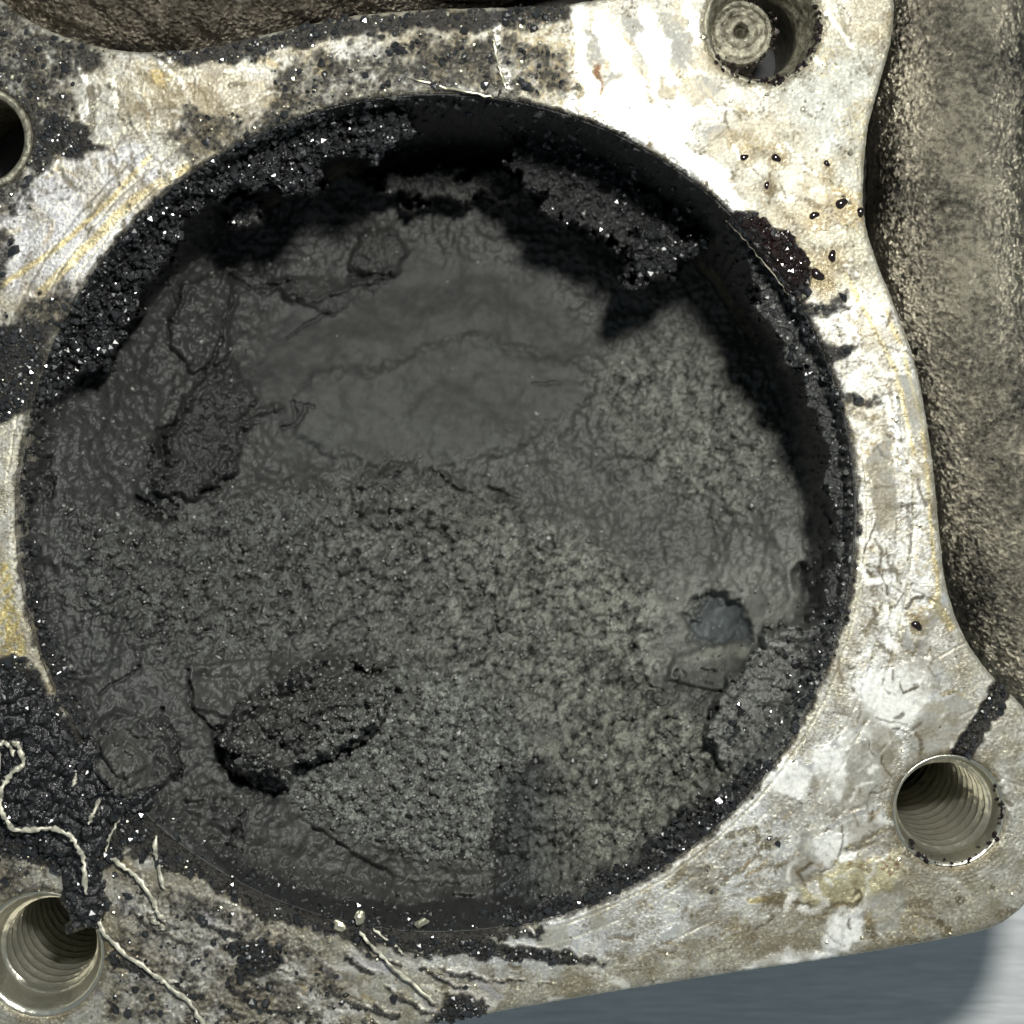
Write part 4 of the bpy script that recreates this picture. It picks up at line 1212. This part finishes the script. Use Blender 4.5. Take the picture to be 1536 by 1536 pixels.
# ------------------------------------------------------------------ bristles and metal slivers
def bristle(pts, r, z0, label, name="wire_bristle", mat=None, group="loose cream bristles at the lower left", taper=True, follow=0.0):
    P = catmull(pts, 7, False)
    n = len(P)
    r = r * .98
    Q = []
    for i, (x, y) in enumerate(P):
        zz = z0 + follow * i / n + .025 * math.sin(i * .7 + x * .02)
        x += 1.1 * math.sin(i * 1.7 + y * .3) + .5 * math.sin(i * 4.1); y += 1.1 * math.sin(i * 1.3 + x * .3) + .5 * math.sin(i * 3.3)
        Q.append(W3(x, y, zz))
    R = [r / 100 * (.78 + .22 * math.sin(i * .9 + pts[0][0]) + .16 * math.sin(i * 2.3 + pts[0][1])) * (min(1, .45 + i / 4) if taper else 1) * (min(1, .45 + (n - 1 - i) / 4) if taper else 1) for i in range(n)]
    o = tube(name, Q, R, mat or M_wire, 10, flat=.6)
    return tag(o, label, "bristle", group)


bristle([(10, 1150), (6, 1120), (14, 1106), (24, 1112), (30, 1126)], 3.6, .34, "short hooked bristle end left of the long bent bristle's tip")
bristle([(30, 1104), (40, 1112), (46, 1136), (30, 1150), (16, 1170), (12, 1195), (22, 1222), (40, 1235), (80, 1232), (108, 1238), (126, 1258), (136, 1285), (138, 1330)], 4.6, .40, "long cream bristle bent in an S over the black sludge")
bristle([(148, 1372), (160, 1398), (190, 1428), (222, 1450), (250, 1472), (285, 1500), (312, 1540)], 4.4, .10, "long cream bristle running from the threaded hole to the bottom edge")
bristle([(168, 1284), (196, 1302), (226, 1336), (238, 1362), (250, 1380)], 4.4, .12, "curved bristle below the sludge, right of the long bent one")
bristle([(236, 1250), (236, 1282), (248, 1330)], 4.0, .10, "short upright bristle beside the port's lower left rim")
bristle([(541, 1394), (565, 1420), (600, 1455), (655, 1500)], 3.6, .14, "straight bristle slanting from the port's bottom rim")
bristle([(560, 1392), (592, 1416), (606, 1430)], 2.8, .06, "short dull bristle close beside the straight slanting one")
bristle([(157, 1190), (148, 1212), (140, 1228)], 3.6, .34, "short slanted bristle fragment in the sludge, right")
bristle([(123, 1152), (118, 1172)], 3.6, .34, "tiny upright bristle fragment in the sludge, left")
bristle([(224, 1374), (238, 1384), (248, 1392)], 4.0, .06, "stubby white bristle fragment under the curved bristle")
bristle([(182, 1224), (168, 1250), (160, 1276)], 2.4, .10, "thin dull bristle leaning against the sludge's right side")
bristle([(1208, 1106), (1198, 1124), (1188, 1140)], 1.8, .06, "hair-thin white bristle on the port's lower right rim", group=None)
bristle([(740, 60), (748, 100), (760, 135)], 2.6, .05, "pale metal sliver standing on the sooty top of the flange", "metal_sliver", M_swarf, None)
bristle([(612, 118), (680, 134), (740, 146)], 3.0, .04, "long pale metal sliver lying along the port's top rim", "metal_sliver", M_swarf, None)
bristle([(1090, 330), (1120, 362), (1160, 410), (1190, 450)], 1.4, -.06, "thin dark sliver along the upper right rim", "metal_sliver", M_ring, None)

# oily beads sitting round two hole mouths and on the pin's edge
P = []; Rr = []
for (hx, hy, hr_, a0, a1, n_, zz) in ((1145, 38, 84, -60, 150, 130, -.03), (1424, 1217, 79, -30, 140, 60, -.04), (1123, 30, 52, 0, 360, 90, -.9)):
    for q in range(n_):
        a_ = math.radians(rng.uniform(a0, a1)); r_ = hr_ + rng.normal(1, 3.5)
        P.append((wx(hx + r_ * math.cos(a_)), wy(hy + r_ * math.sin(a_)), zz + rng.uniform(-.02, .02))); Rr.append(min(.06, rng.gamma(2.0, .013) + .006))
crumbs("rim_beads", np.array(P), np.array(Rr), M_oil, "dark oily beads clinging round the mouths of the two right-hand holes", "oil beads")
# golden flecks in the trough
for k, (x, y, lab) in enumerate([(632, 1388, "golden metal fleck in the dark trough at the port's bottom"), (540, 1375, "golden metal fleck on the bottom rim left of centre"), (508, 1387, "pale metal fleck on the bottom rim beside the bristle")]):
    bm = bmesh.new(); bmesh.ops.create_icosphere(bm, subdivisions=2, radius=1)
    for v in bm.verts:
        v.co *= 1 + random.uniform(-.25, .25); v.co.x *= 1.6; v.co.z *= .5
    me = bpy.data.meshes.new("metal_fleck"); bm.to_mesh(me); bm.free(); me.materials.append(M_swarf)
    o = bpy.data.objects.new("metal_fleck", me); scene.collection.objects.link(o)
    o.location = W3(x, y, .04 if k else -.1); o.scale = (.07, .07, .07); o.rotation_euler = (.2, .1, k * 1.1 + .4)
    tag(o, lab, "metal fleck")

# ------------------------------------------------------------------ bench
m, nt, b = nmat("pale_bench")
co = objco(nt)
mp = node(nt, "ShaderNodeMapping"); mp.inputs["Scale"].default_value = (.5, 6, 1); mp.inputs["Rotation"].default_value = (0, 0, .25)
n1 = node(nt, "ShaderNodeTexNoise", Scale=2.2, Detail=7.0, Roughness=.65)
nt.links.new(co, mp.inputs["Vector"]); nt.links.new(mp.outputs["Vector"], n1.inputs["Vector"])
cr = node(nt, "ShaderNodeValToRGB")
cr.color_ramp.elements[0].position = .3; cr.color_ramp.elements[0].color = (.54, .56, .56, 1)
cr.color_ramp.elements[1].position = .7; cr.color_ramp.elements[1].color = (.80, .82, .82, 1)
nt.links.new(n1.outputs["Fac"], cr.inputs["Fac"]); nt.links.new(cr.outputs["Color"], b.inputs["Base Color"])
b.inputs["Roughness"].default_value = .5
bp = node(nt, "ShaderNodeBump", Strength=.25, Distance=.05)
nt.links.new(n1.outputs["Fac"], bp.inputs["Height"]); nt.links.new(bp.outputs["Normal"], b.inputs["Normal"])
me = bpy.data.meshes.new("workbench")
e = 60
me.from_pydata([(-e, -e, -7), (e, -e, -7), (e, e, -7), (-e, e, -7)], [], [(0, 1, 2, 3)])
me.materials.append(m)
o = bpy.data.objects.new("workbench", me); scene.collection.objects.link(o)
o["kind"] = "structure"
